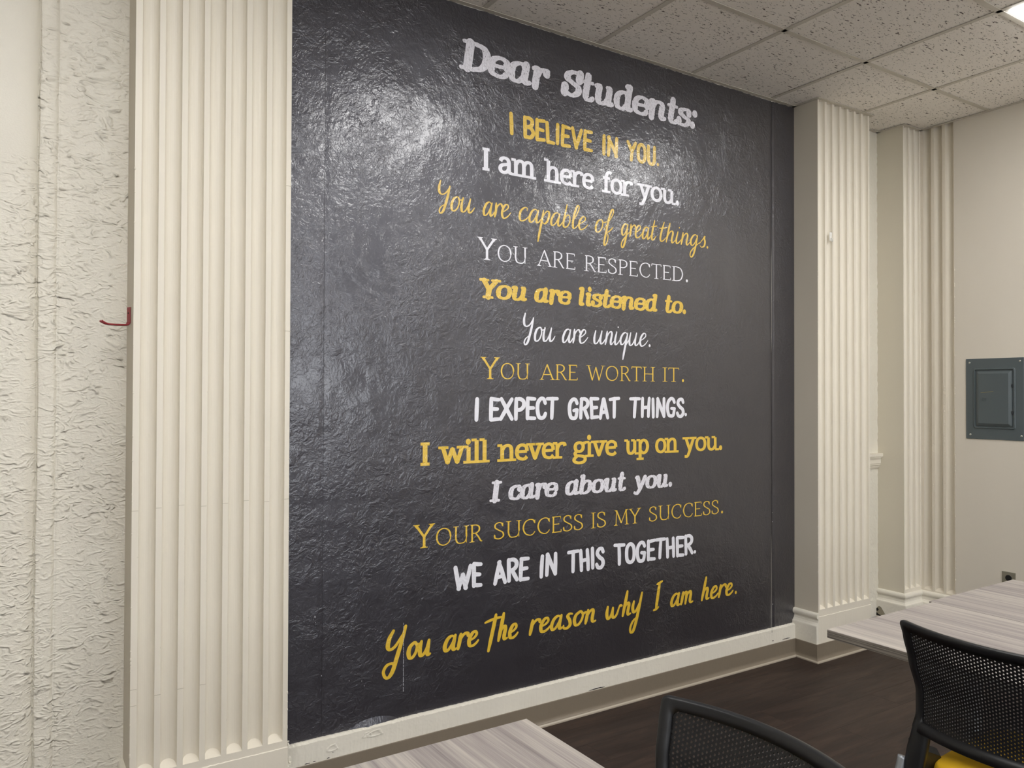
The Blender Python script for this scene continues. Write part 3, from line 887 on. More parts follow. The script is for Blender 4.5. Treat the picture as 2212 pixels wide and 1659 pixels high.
BRUSH.update({
 'I': G(.26, Ln(.12, 1, .12, 0)), 'E': G(.50, Ln(.10, 1, .10, 0), Ln(.10, 1, .46, 1), Ln(.10, .52, .40, .52), Ln(.10, 0, .46, 0)),
 'R': G(.56, Ln(.10, 1, .10, 0), S(.10, 1, .32, 1, .46, .86, .44, .64, .28, .50, .12, .49), Ln(.26, .48, .48, 0)),
 'P': G(.54, Ln(.10, 1, .10, 0), S(.10, 1, .32, 1, .47, .86, .46, .62, .30, .46, .10, .45)),
 'T': G(.58, Ln(.28, 1, .26, 0), Ln(.02, 1, .54, 1)), 'H': G(.58, Ln(.10, 1, .10, 0), Ln(.46, 1, .46, 0), Ln(.10, .50, .46, .50)),
 'A': G(.58, Ln(.04, 0, .26, 1, .50, 0), Ln(.12, .30, .44, .30)),
 'C': G(.52, S(.46, .78, .38, .98, .24, 1, .10, .80, .07, .45, .14, .08, .28, 0, .40, .06, .47, .22)),
 'S': G(.48, S(.42, .82, .34, .99, .18, .96, .10, .76, .22, .55, .38, .40, .42, .18, .30, .0, .14, .02, .06, .18)),
 'O': G(.58, Oc(.28, 1, .11, .84, .07, .5, .11, .14, .28, 0, .45, .14, .49, .5, .45, .84)),
 'U': G(.58, S(.10, 1, .10, .6, .11, .22, .18, .03, .28, 0, .40, .04, .46, .22, .47, .6, .47, 1)),
 'Y': G(.56, Ln(.05, 1, .26, .48, .25, 0), Ln(.50, 1, .26, .48)), 'W': G(.86, Ln(.06, 1, .22, 0, .40, .62, .58, 0, .78, 1)),
 'N': G(.60, Ln(.10, 0, .10, 1, .48, 0, .48, 1)), 'G': G(.58, S(.48, .80, .40, .98, .26, 1, .11, .80, .07, .45, .14, .08, .28, 0, .42, .06, .48, .42), Ln(.30, .43, .50, .43)),
 'B': G(.56, Ln(.10, 1, .10, 0), S(.10, 1, .32, 1, .44, .87, .40, .64, .24, .54, .12, .53), S(.20, .53, .38, .49, .50, .27, .40, .04, .26, 0, .10, 0)),
 '.': G(.24, Dt(.08, .06, .085)),
})
SCR = {   # script, x-height 1
 'Y': G(.86, S(.0, 1.95, -.03, 1.55, .04, 1.16, .22, 1.02, .42, 1.14, .56, 1.42, .62, 1.66), S(.62, 1.66, .60, 1.1, .54, .45, .46, -.1, .32, -.3, .22, -.16, .26, .1, .44, .32)),
 'o': G(.64, Oc(.30, 1, .12, .82, .05, .42, .12, .06, .28, 0, .44, .22, .50, .62, .42, .94), S(.40, .96, .50, .82, .64, .84, .74, .92)),
 'u': G(.88, S(.06, 1, .03, .45, .12, .04, .30, .08, .46, .5, .53, 1), S(.53, 1, .50, .35, .60, .02, .76, .14, .88, .42)),
 'a': G(.80, S(.50, .86, .36, 1, .16, .85, .04, .40, .10, .04, .24, .02, .40, .30, .54, .95), S(.54, .95, .50, .35, .58, .02, .70, .10, .80, .34)),
 'r': G(.52, S(.04, 1.0, .09, .5, .07, 0), S(.08, .45, .18, .82, .34, 1, .46, .90, .50, .78)),
 'e': G(.66, S(.04, .40, .24, .56, .42, .78, .38, .98, .22, 1, .06, .70, .04, .28, .18, .0, .38, .06, .54, .24, .66, .46)),
 'c': G(.64, S(.46, .80, .42, 1, .24, .98, .06, .70, .05, .25, .18, 0, .38, .06, .54, .24, .64, .42)),
 'p': G(.66, S(.08, 1.0, .08, .2, .05, -.6, .04, -1.35), S(.08, .40, .22, .86, .38, 1, .50, .80, .46, .30, .30, .02, .14, .12)),
 'b': G(.64, S(.14, 1.75, .10, 1.0, .08, .30, .18, 0, .38, .08, .50, .50, .40, .92, .22, .90, .10, .55)),
 'l': G(.50, S(.02, .40, .22, .95, .36, 1.55, .30, 1.82, .18, 1.65, .09, 1.0, .10, .30, .20, 0, .36, .12, .50, .42)),
 'f': G(.62, S(.0, .30, .26, .95, .46, 1.6, .44, 1.95, .32, 1.85, .22, 1.1, .18, .0, .16, -.75, .24, -.98, .36, -.7, .36, -.2, .24, .04), S(.24, .04, .42, .22, .62, .55)),
 'g': G(.76, S(.48, .86, .34, 1, .16, .85, .05, .45, .12, .10, .26, .06, .40, .34, .52, .95), S(.52, .95, .50, .1, .42, -.7, .28, -.98, .16, -.80, .20, -.45, .44, -.05, .76, .38)),
 't': G(.54, S(.22, 1.62, .14, .9, .12, .25, .22, .0, .38, .10, .54, .38), S(-.06, 1.06, .2, 1.12, .50, 1.22)),
 'h': G(.72, S(.12, 1.62, .09, .9, .06, 0), S(.07, .35, .20, .82, .36, 1, .46, .80, .44, .25, .54, 0, .72, .28)),
 'i': G(.44, S(.10, 1, .06, .35, .14, .02, .28, .10, .44, .40), Dt(.16, 1.38, .06)),
 'n': G(.70, S(.06, 1, .07, .5, .05, 0), S(.06, .35, .18, .82, .34, 1, .45, .80, .43, .25, .52, 0, .70, .28)),
 's': G(.48, S(.0, .28, .22, .72, .34, 1, .32, .82, .42, .50, .40, .14, .22, 0, .06, .12)),
 'q': G(.72, S(.50, .86, .36, 1, .16, .85, .04, .45, .12, .10, .26, .06, .42, .34, .54, .95), S(.54, .95, .50, .2, .46, -.5, .44, -1.1), S(.48, -.1, .60, .2, .72, .42)),
 '.': G(.34, Dt(.20, .06, .11)),
}
BSC = dict(SCR)
BSC.update({
 'Y': G(1.25, S(.28, 2.10, .06, 1.6, .0, 1.05, .18, .84, .48, 1.05, .84, 1.7), S(1.02, 2.28, .86, 1.4, .62, .3, .42, -.6, .20, -1.02, -.02, -1.0, -.16, -.6, .0, -.22, .28, -.12, .42, -.2)),
 'T': G(.64, S(.42, 1.95, .30, 1.0, .08, -.62), S(-.26, 1.50, .1, 1.62, .5, 1.7, .9, 1.72)),
 'h': G(.74, S(.30, 1.95, .18, .95, .06, 0), S(.10, .4, .26, .85, .42, 1, .48, .78, .42, .25, .48, .02, .64, .08)),
 'o': G(.74, Oc(.36, 1, .14, .78, .06, .38, .16, .02, .34, .02, .52, .34, .58, .74, .46, 1), S(.50, .90, .62, .82, .76, .90)),
 'r': G(.60, S(.14, 1.0, .10, .5, .04, -.02), S(.08, .45, .24, .85, .42, 1.02, .54, .96, .56, .82)),
 'e': G(.66, S(.10, .42, .34, .56, .48, .80, .40, 1, .22, .92, .06, .5, .10, .08, .28, 0, .48, .14, .60, .32)),
 'a': G(.78, S(.56, .90, .38, 1, .16, .78, .04, .32, .12, .0, .30, .10, .48, .50, .60, 1), S(.60, 1, .52, .35, .56, .0, .72, .04)),
 's': G(.60, S(.50, .96, .34, 1.0, .22, .82, .36, .48, .40, .12, .22, -.10, .02, -.04, .0, .14)),
 'n': G(.78, S(.16, 1, .11, .5, .05, 0), S(.09, .4, .26, .85, .44, 1, .50, .78, .46, .25, .54, .02, .70, .06)),
 'm': G(1.14, S(.16, 1, .11, .5, .05, 0), S(.09, .4, .22, .82, .38, 1, .44, .78, .38, .0), S(.40, .4, .54, .82, .70, 1, .78, .78, .74, .25, .82, .02, .98, .06)),
 'u': G(.86, S(.10, 1, .03, .45, .10, .04, .28, .08, .48, .5, .58, 1), S(.58, 1, .52, .35, .56, .0, .72, .04)),
 'w': G(1.14, S(.06, .95, .02, .4, .12, .0, .30, .16, .44, .80), S(.44, .80, .42, .25, .54, .0, .74, .2, .90, .80), S(.90, .80, .98, .9, 1.10, .86)),
 'y': G(.84, S(.10, 1, .04, .5, .14, .12, .34, .28, .52, .80), S(.68, 1.62, .56, .7, .36, -.7, .18, -1.45, .0, -1.50, -.04, -1.1, .14, -.6, .5, -.28)),
 'I': G(.80, S(.52, 2.2, .36, 1.1, .20, .0), S(.22, 2.12, .5, 2.2, .84, 2.32), S(-.08, -.06, .2, .0, .5, .14)),
 '.': G(.36, Dt(.20, .08, .15)),
})

def stroke_faces(pts, wfun, V, Fc, round_caps, closed=False):
    """quads along the line plus round joints; all faces counter-clockwise"""
    n = len(pts)
    offs = []
    for i, p in enumerate(pts):
        if closed:
            d = pts[(i + 1) % n] - pts[i - 1]
        else:
            d = pts[min(i + 1, n - 1)] - pts[max(i - 1, 0)]
        if d.length < 1e-9: d = Vector((1, 0))
        d.normalize(); nrm = Vector((-d.y, d.x)); w_ = wfun(d, i / max(1, n - 1), closed) / 2
        offs.append((p + nrm * w_, p - nrm * w_, w_))
    def tri(a, b, c):
        ar = (b - a).cross(c - a) if hasattr(b - a, 'cross') else 0
        ar = (b.x - a.x) * (c.y - a.y) - (b.y - a.y) * (c.x - a.x)
        if abs(ar) < 1e-10: return
        if ar < 0: b, c = c, b
        k = len(V); V.extend([a, b, c]); Fc.append([k, k + 1, k + 2])
    rng = range(n) if closed else range(n - 1)
    for i in rng:
        j = (i + 1) % n
        L0, R0, _ = offs[i]; L1, R1, _ = offs[j]
        tri(L0, R0, L1); tri(R0, R1, L1)
    def disc(p, r, m=12):
        k = len(V); V.extend([p + Vector((math.cos(2 * math.pi * t / m), math.sin(2 * math.pi * t / m))) * r for t in range(m)])
        Fc.append(list(range(k, k + m)))
    if round_caps and not closed:
        disc(pts[0], offs[0][2]); disc(pts[-1], offs[-1][2])
    return disc, offs

def miter_fill(pts, w_, V, Fc, m=10):
    for p in pts:
        k = len(V); V.extend([p + Vector((math.cos(2 * math.pi * t / m), math.sin(2 * math.pi * t / m))) * w_ / 2 for t in range(m)])
        Fc.append(list(range(k, k + m)))

STYLES = {
 # glyphs, stem, hair, serif thickness, round caps, slant, serif scale, taper, inset
 'slab':   dict(g=(LOW, CAP), stem=.26, hair=.175, st=.15, rc=False, sl=0, fs=1.15, tp=0, inset=True),
 'chunky': dict(g=(LOW, CAP), stem=.39, hair=.17, st=.16, rc=True, sl=.13, fs=.95, tp=0, inset=True),
 'serif':  dict(g=(CAP, CAP), stem=.108, hair=.054, st=.028, rc=False, sl=0, fs=1.0, tp=0, inset=True),
 'brush':  dict(g=(BRUSH, BRUSH), stem=.20, hair=.165, st=0, rc=True, sl=0, fs=0, tp=.10, inset=True),
 'script': dict(g=(SCR, SCR), stem=.20, hair=.085, st=0, rc=True, sl=.14, fs=0, tp=.45, inset=False),
 'bscript': dict(g=(BSC, BSC), stem=.33, hair=.20, st=0, rc=True, sl=.06, fs=0, tp=.30, inset=False),
}
CHUNKY_LOW = dict(LOW)
CHUNKY_LOW.update({
 'a': G(1.06, S(.72, .80, .58, .98, .40, 1, .18, .84, .10, .48, .18, .12, .38, 0, .56, .1, .72, .34), S(.76, 1, .74, .5, .74, .2, .84, .02, 1.0, .08)),
 'u': G(1.14, S(.04, .95, .22, 1, .22, .6, .22, .32, .30, .06, .46, .0, .64, .1, .78, .34), S(.66, 1, .80, .96, .80, .5, .80, .2, .88, .02, 1.04, .08)),
 'r': G(.82, S(.04, .96, .22, 1, .22, .5, .22, 0), S(.24, .60, .36, .88, .54, 1, .68, .98, .70, .80)),
 'n': G(1.12, S(.04, .96, .20, 1, .20, .5, .20, 0), S(.20, .62, .36, .92, .58, 1, .78, .86, .78, .5, .78, .2, .86, .02, 1.02, .08)),
 't': G(.72, S(.30, 1.36, .28, .8, .26, .3, .34, .04, .50, 0, .66, .12), Ln(.04, 1, .58, 1)),
 'i': G(.56, S(.06, .96, .24, 1, .24, .5, .24, .2, .32, .02, .46, .08), Dt(.26, 1.42, .2)),
 'l': G(.56, S(.06, 1.38, .24, 1.42, .24, .8, .24, .2, .32, .02, .46, .08)),
 'd': G(1.10, S(.60, 1.38, .78, 1.42, .76, .8, .76, .2, .86, .02, 1.0, .08), S(.74, .78, .60, .97, .42, 1, .20, .84, .11, .48, .20, .12, .42, 0, .60, .1, .76, .34)),
 'b': G(1.02, S(.04, 1.38, .20, 1.42, .19, .8, .18, .1, .34, .0, .54, .02, .76, .2, .84, .56, .76, .88, .56, 1, .36, .9, .20, .66)),
 'y': G(1.0, S(.02, .96, .18, 1, .30, .5, .48, .04), S(.84, .98, .66, .4, .44, -.14, .24, -.44, .04, -.36)),
 'c': G(.86, S(.72, .74, .66, .95, .46, 1, .20, .86, .10, .5, .20, .12, .46, 0, .66, .06, .80, .24)),
 '.': G(.40, Dt(.2, .13, .20)), ':': G(.44, Dt(.18, .13, .20), Dt(.26, .88, .20)),
})
CH_CAP = dict(CAP)
CH_CAP.update({
 'S': G(.72, S(.60, .70, .56, .93, .36, 1, .16, .88, .14, .68, .34, .54, .58, .38, .60, .16, .42, .0, .24, .02, .10, .12, .08, .32), Ln(.62, .72, .62, .98), Ln(.07, .05, .07, .32)),
})
STYLES['chunky']['g'] = (CHUNKY_LOW, CH_CAP)

def word_faces(word, style, x0, x1, zb, xh, cap, jitter=0.0, seed=0):
    st = STYLES[style]; low, cps = st['g']
    q = random.Random(seed)
    items = []; pen = 0.0
    for i, ch in enumerate(word):
        if style == 'serif':
            big = (i == 0 and word[0] == 'Y' and cap > xh)
            g = CAP[ch]; sc = cap if (big and ch != '.') else xh
            if ch == '.': sc = cap * .95
        elif style == 'brush':
            g = BRUSH[ch]; sc = cap
        else:
            if ch.isupper() and style in ('slab', 'chunky'): g = cps[ch]; sc = cap
            else: g = low[ch]; sc = xh
        items.append((g, sc, pen, ch)); pen += g[0] * sc + (.045 * xh if style in ('serif',) else .02 * xh if style == 'brush' else 0)
    # natural extents of the skeleton
    lo, hi = 1e9, -1e9
    def sk(g, sc, pen, p):
        x, y = p
        if st['inset']:
            h = st['hair'] * (1 if sc != cap or style in ('serif', 'brush') else 1)
            y = h / 2 + y * (1 - h)
        return Vector((pen + x * sc + y * sc * st['sl'], y * sc))
    for g, sc, pn, ch in items:
        for s in g[1]:
            if s[0] in 'sol': P = [sk(g, sc, pn, p) for p in s[1]]
            elif s[0] == 'f': P = [sk(g, sc, pn, (s[1] - s[3] * st['fs'], s[2])), sk(g, sc, pn, (s[1] + s[4] * st['fs'], s[2]))]
            else: P = [sk(g, sc, pn, (s[1], s[2]))]
            for p in P: lo = min(lo, p.x); hi = max(hi, p.x)
    ref = xh if style in ('slab', 'chunky', 'script', 'bscript', 'serif') else cap
    wid = st['stem'] * ref
    pad = wid / 2 if style != 'serif' else wid * .2
    sx = (x1 - x0 - 2 * pad) / max(hi - lo, 1e-3) if len(word) > 1 or hi - lo > wid else 1.0
    ox = x0 + pad - lo * sx
    if len(word) == 1 and style == 'brush': ox = (x0 + x1) / 2 - (lo + hi) / 2; sx = 1
    V, Fc = [], []
    for g, sc, pn, ch in items:
        k = sc / ref if style not in ('slab', 'chunky') else 1.0
        if style in ('slab', 'chunky') and ch.isupper(): k = 1.08
        if style == 'serif' and ch == 'Y' and sc == cap: k = 1.5
        jz = q.uniform(-jitter, jitter); 
        def T_(p):
            v = sk(g, sc, pn, p); return Vector((v.x * sx + ox, v.y + zb + jz))
        def wf(d, t, closed, _k=k):
            a = abs(d.y)
            w_ = (st['hair'] + (st['stem'] - st['hair']) * a ** 1.5) * ref * _k
            if style in ('script', 'bscript'):
                # downstrokes thick, upstrokes thin
                if d.y > .15: w_ = (st['hair'] + (st['stem'] - st['hair']) * .25 * a) * ref * _k
            if style == 'serif' and d.y > 0.2 and d.x > 0.05: w_ = st['hair'] * 1.1 * ref * _k
            if st['tp'] and not closed:
                e = min(t, 1 - t) * 5
                w_ *= 1 - st['tp'] * max(0, 1 - e)
            return w_
        for s in g[1]:
            if s[0] == 's':
                P = smooth_pts([T_(p) for p in s[1]], 6)
                stroke_faces(P, wf, V, Fc, st['rc'])
            elif s[0] == 'o':
                pts = [T_(p) for p in s[1]]; n_ = len(pts); P = []
                for i in range(n_):
                    p0, p1, p2, p3 = pts[i - 1], pts[i], pts[(i + 1) % n_], pts[(i + 2) % n_]
                    for kk in range(6):
                        t = kk / 6
                        P.append(.5 * ((2 * p1) + (p2 - p0) * t + (2 * p0 - 5 * p1 + 4 * p2 - p3) * t * t + (3 * p1 - p0 - 3 * p2 + p3) * t ** 3))
                stroke_faces(P, wf, V, Fc, False, True)
            elif s[0] == 'l':
                pts = [T_(p) for p in s[1]]
                for a, b in zip(pts, pts[1:]):
                    if style == 'serif' and a.x == b.x and abs(a.y - b.y) < .3 * sc:
                        stroke_faces([a, b], lambda d, t, c: st['hair'] * ref * .9, V, Fc, False)
                    else:
                        if style == 'brush':
                            d = (b - a); nn = Vector((-d.y, d.x)).normalized() * q.uniform(-.004, .004)
                            stroke_faces([a + nn, a.lerp(b, .5) , b - nn * .5], wf, V, Fc, True)
                        else:
                            stroke_faces([a, b], wf, V, Fc, st['rc'])
                if len(pts) > 2:
                    miter_fill(pts[1:-1], (st['hair'] if not st['rc'] else st['stem'] * .9) * ref * k, V, Fc)
            elif s[0] == 'f':
                if st['fs'] == 0: continue
                a = T_((s[1] - s[3] * st['fs'] - st['stem'] * .4 * ref / sc * (s[3] > 0), s[2]))
                b = T_((s[1] + s[4] * st['fs'] + st['stem'] * .4 * ref / sc * (s[4] > 0), s[2]))
                th = st['st'] * ref * k
                # keep serif flush with the line of the letters
                dz = (th - st['hair'] * sc) / 2 if st['inset'] else 0
                if s[2] < .2 and s[2] > -.1: a.y += dz; b.y += dz
                elif s[2] > .8: a.y -= dz; b.y -= dz
                stroke_faces([a, b], lambda d, t, c: th, V, Fc, st['rc'])
                if style == 'serif' and ch in 'IHPRTYUMAD':
                    c0 = T_((s[1], s[2])); c0.y = a.y
                    sg = 1 if s[2] < .5 else -1
                    hw = st['stem'] * ref * .5 * k
                    k0 = len(V)
                    tri = [c0 + Vector((-hw * 1.9, 0)), c0 + Vector((hw * 1.9, 0)), c0 + Vector((0, sg * hw * 2.4))]
                    if sg < 0: tri = [tri[1], tri[0], tri[2]]
                    V.extend(tri); Fc.append([k0, k0 + 1, k0 + 2])
            else:
                c = T_((s[1], s[2])); r = s[3] * sc
                k0 = len(V); V.extend([c + Vector((math.cos(2 * math.pi * t / 20) * r * .95, math.sin(2 * math.pi * t / 20) * r)) for t in range(20)])
                Fc.append(list(range(k0, k0 + 20)))
    return V, Fc

def lettering(words, style, zb, xh, cap, mat, label, jitter=0.0, rough_edge=0.0, seed=1):
    line = bpy.data.objects.new('lettering', None); line.empty_display_size = .05
    link(line, mural_o); line['label'] = label
    q = random.Random(seed)
    for wi, (wd, x0, x1) in enumerate(words):
        V, Fc = word_faces(wd, style, x0, x1, zb, xh, cap, jitter, seed * 31 + wi)
        if rough_edge:
            V = [v + Vector((math.sin(v.x * 911 + v.y * 350) + math.sin(v.y * 1240 + 1) * .6, (math.sin(v.x * 1130 + 2) + math.sin(v.y * 870 - v.x * 400)) * .6)) * rough_edge * .7 for v in V]
            fixed = []
            for f in Fc:
                ar = sum(V[f[i]].x * V[f[(i + 1) % len(f)]].y - V[f[(i + 1) % len(f)]].x * V[f[i]].y for i in range(len(f)))
                fixed.append(f if ar > 0 else f[::-1])
            Fc = fixed
        # scale up for the triangulator, then weld into one flat sheet without overlaps
        K = 100.0
        ox = (x0 + x1) / 2
        vs, es, fs, _, _, of = delaunay_2d_cdt([Vector(((v.x - ox) * K, (v.y - zb) * K)) for v in V], [], Fc, 1, 1e-4)
        polys = [[(V[i].x, V[i].y) for i in f] for f in Fc]
        bbs = [(min(p[0] for p in q_), max(p[0] for p in q_), min(p[1] for p in q_), max(p[1] for p in q_)) for q_ in polys]
        def covered(px, py):
            for q_, b_ in zip(polys, bbs):
                if b_[0] <= px <= b_[1] and b_[2] <= py <= b_[3]:
                    n_ = len(q_)
                    if all((q_[(i + 1) % n_][0] - q_[i][0]) * (py - q_[i][1]) - (q_[(i + 1) % n_][1] - q_[i][1]) * (px - q_[i][0]) >= -1e-12 for i in range(n_)): return True
            return False
        # keep only what some stroke covers, so counters stay open
        fs = [f for f in fs if covered(sum(vs[i].x for i in f) / len(f) / K + ox, sum(vs[i].y for i in f) / len(f) / K + zb)]
        bm = bmesh.new()
        bv = [bm.verts.new((v.x / K + ox, -.0020, v.y / K + zb)) for v in vs]
        for f in fs:
            try: bm.faces.new([bv[i] for i in f])
            except ValueError: pass
        bmesh.ops.delete(bm, geom=[v for v in bm.verts if not v.link_faces], context='VERTS')
        for f in bm.faces:
            f.normal_update()
            if f.normal.y > 0: f.normal_flip()
        mesh_obj('painted_word', bm, M[mat], line, recalc=False)
    return line

LINES = [
 ([('Dear', 1.569, 2.025), ('Students:', 2.085, 2.949)], 'chunky', 2.793, .0965, .128, 'L_white_worn', 'large worn white slanted lettering reading Dear Students:', 0, .0012),
 ([('I', 1.809, 1.834), ('BELIEVE', 1.882, 2.272), ('IN', 2.325, 2.421), ('YOU.', 2.474, 2.686)], 'brush', 2.560, .1, .1005, 'L_yellow', 'yellow brush capitals reading I BELIEVE IN YOU.', .002, 0),
 ([('I', 1.674, 1.714), ('am', 1.755, 1.954), ('here', 1.991, 2.278), ('for', 2.320, 2.515), ('you.', 2.539, 2.818)], 'slab', 2.388, .0755, .0963, 'L_white', 'white slab lettering reading I am here for you.', 0, 0),
 ([('You', 1.467, 1.645), ('are', 1.679, 1.825), ('capable', 1.859, 2.247), ('of', 2.282, 2.399), ('great', 2.436, 2.677), ('things.', 2.681, 3.027)], 'script', 2.1985, .059, .1, 'L_yellow', 'thin yellow script reading You are capable of great things.', 0, 0),
 ([('YOU', 1.655, 1.904), ('ARE', 1.959, 2.168), ('RESPECTED.', 2.222, 2.876)], 'serif', 2.0113, .0722, .0935, 'L_white', 'thin white serif capitals reading YOU ARE RESPECTED.', 0, 0),
 ([('You', 1.667, 1.911), ('are', 1.943, 2.148), ('listened', 2.184, 2.679), ('to.', 2.717, 2.869)], 'chunky', 1.8488, .0635, .083, 'L_yellow_worn', 'worn yellow slanted slab lettering reading You are listened to.', 0, .0009),
 ([('You', 1.884, 2.062), ('are', 2.095, 2.248), ('unique.', 2.274, 2.629)], 'script', 1.679, .0605, .1, 'L_white', 'thin white script reading You are unique.', 0, 0),
 ([('YOU', 1.673, 1.918), ('ARE', 1.976, 2.183), ('WORTH', 2.237, 2.655), ('IT.', 2.712, 2.849)], 'serif', 1.509, .0700, .0925, 'L_yellow', 'thin yellow serif capitals reading YOU ARE WORTH IT.', 0, 0),
 ([('I', 1.642, 1.664), ('EXPECT', 1.713, 2.080), ('GREAT', 2.127, 2.439), ('THINGS.', 2.490, 2.877)], 'brush', 1.331, .1, .1015, 'L_white', 'white brush capitals reading I EXPECT GREAT THINGS.', .002, 0),
 ([('I', 1.393, 1.436), ('will', 1.472, 1.719), ('never', 1.753, 2.122), ('give', 2.154, 2.420), ('up', 2.460, 2.620), ('on', 2.660, 2.820), ('you.', 2.843, 3.128)], 'slab', 1.158, .0745, .093, 'L_yellow', 'bold yellow slab lettering reading I will never give up on you.', 0, 0),
 ([('I', 1.721, 1.776), ('care', 1.811, 2.076), ('about', 2.114, 2.479), ('you.', 2.515, 2.774)], 'chunky', .9897, .0655, .0868, 'L_white_worn', 'worn white slanted slab lettering reading I care about you.', 0, .0009),
 ([('YOUR', 1.366, 1.684), ('SUCCESS', 1.741, 2.213), ('IS', 2.265, 2.348), ('MY', 2.402, 2.567), ('SUCCESS.', 2.622, 3.131)], 'serif', .830, .0720, .094, 'L_yellow', 'thin yellow serif capitals reading YOUR SUCCESS IS MY SUCCESS.', 0, 0),
 ([('WE', 1.546, 1.687), ('ARE', 1.735, 1.926), ('IN', 1.976, 2.072), ('THIS', 2.123, 2.345), ('TOGETHER.', 2.394, 2.942)], 'brush', .6390, .1, .1045, 'L_white', 'white brush capitals reading WE ARE IN THIS TOGETHER.', .003, 0),
 ([('You', 1.230, 1.451), ('are', 1.498, 1.674), ('The', 1.689, 1.871), ('reason', 1.916, 2.300), ('why', 2.348, 2.585), ('I', 2.641, 2.718), ('am', 2.760, 2.926), ('here.', 2.972, 3.243)], 'bscript', .402, .0565, .1, 'L_yellow', 'yellow brush script reading You are the reason why I am here.', 0, 0),
]
for i, L in enumerate(LINES):
    lettering(L[0], L[1], L[2], L[3], L[4], L[5], L[6], L[7], L[8], i + 1)

# ================================================================== CEILING LIGHTS
for (i, j) in sorted(LIGHTS):
    xa = GX + i * T; xb = xa + T; ya = GY - j * T; yb = ya - 2 * T
    if xa < X0 or yb < Y0: continue
    t = empty('ceiling_light', ((xa + xb) / 2, (ya + yb) / 2, ZC))
    where = {-6: 'farthest left', -3: 'left', 0: 'middle', 3: 'right'}[i]
    rowname = {1: 'beside the mural wall', 6: 'nearer the windows'}[j]
    tag(t, 'white recessed rectangular ceiling light, %s of the row %s' % (where, rowname), 'light', 'recessed ceiling lights')
    hx, hy = T / 2 - .013, T - .013
    bm = bmesh.new(); e = .018
    box(bm, -hx, hx, hy - e, hy, .002, .02); box(bm, -hx, hx, -hy, -hy + e, .002, .02)
    box(bm, -hx, -hx + e, -hy + e, hy - e, .002, .02); box(bm, hx - e, hx, -hy + e, hy - e, .002, .02)
    mesh_obj('frame', bm, M['lframe'], t)
    bm = bmesh.new(); box(bm, -hx + e, hx - e, -hy + e, hy - e, -.010, .012)
    mesh_obj('lens', bm, M['light'], t)

# ================================================================== TABLES
def table(x0, x1, yb, length, label):
    t = empty('training_table', ((x0 + x1) / 2, yb - length / 2, 0))
    tag(t, label, 'table', 'grey laminate tables')
    w2, l2 = (x1 - x0) / 2 - .0008, length / 2
    bm = bmesh.new(); box(bm, -w2, w2, -l2, l2, .7335, .735, bevel=.0005); mesh_obj('table_top', bm, M['laminate'], t)
    bm = bmesh.new(); box(bm, -w2, w2, -l2, l2, .710, .7334, bevel=.001); mesh_obj('edge_band', bm, M['edge'], t)
    for sy in (-1, 1):
        y = sy * (l2 - .28)
        bm = bmesh.new(); box(bm, -.22, .22, y - .025, y + .025, .03, .055, bevel=.006); mesh_obj('foot_bar', bm, M['silver'], t)
        bm = bmesh.new(); tube(bm, [(0, y, .05), (0, y, .70)], .024, 16); mesh_obj('leg', bm, M['silver'], t, smooth=True)
        bm = bmesh.new(); box(bm, -.2, .2, y - .03, y + .03, .695, .71); mesh_obj('bracket', bm, M['black'], t)
        for sx in (-1, 1):
            bm = bmesh.new(); tube(bm, [(sx * .20, y, 0), (sx * .20, y, .032)], .018, 14); mesh_obj('glide', bm, M['wire'], t)
    return t
table(.380, .968, -1.3946, 1.52, 'grey wood grain table in the foreground at the bottom centre')
table(2.101, 2.6885, -1.3440, 1.52, 'grey wood grain table under the mesh chair, its thick edge facing left')
table(2.6905, 3.282, -1.3300, 1.52, 'grey wood grain table pushed against the right side of another, nearest the electrical panel')

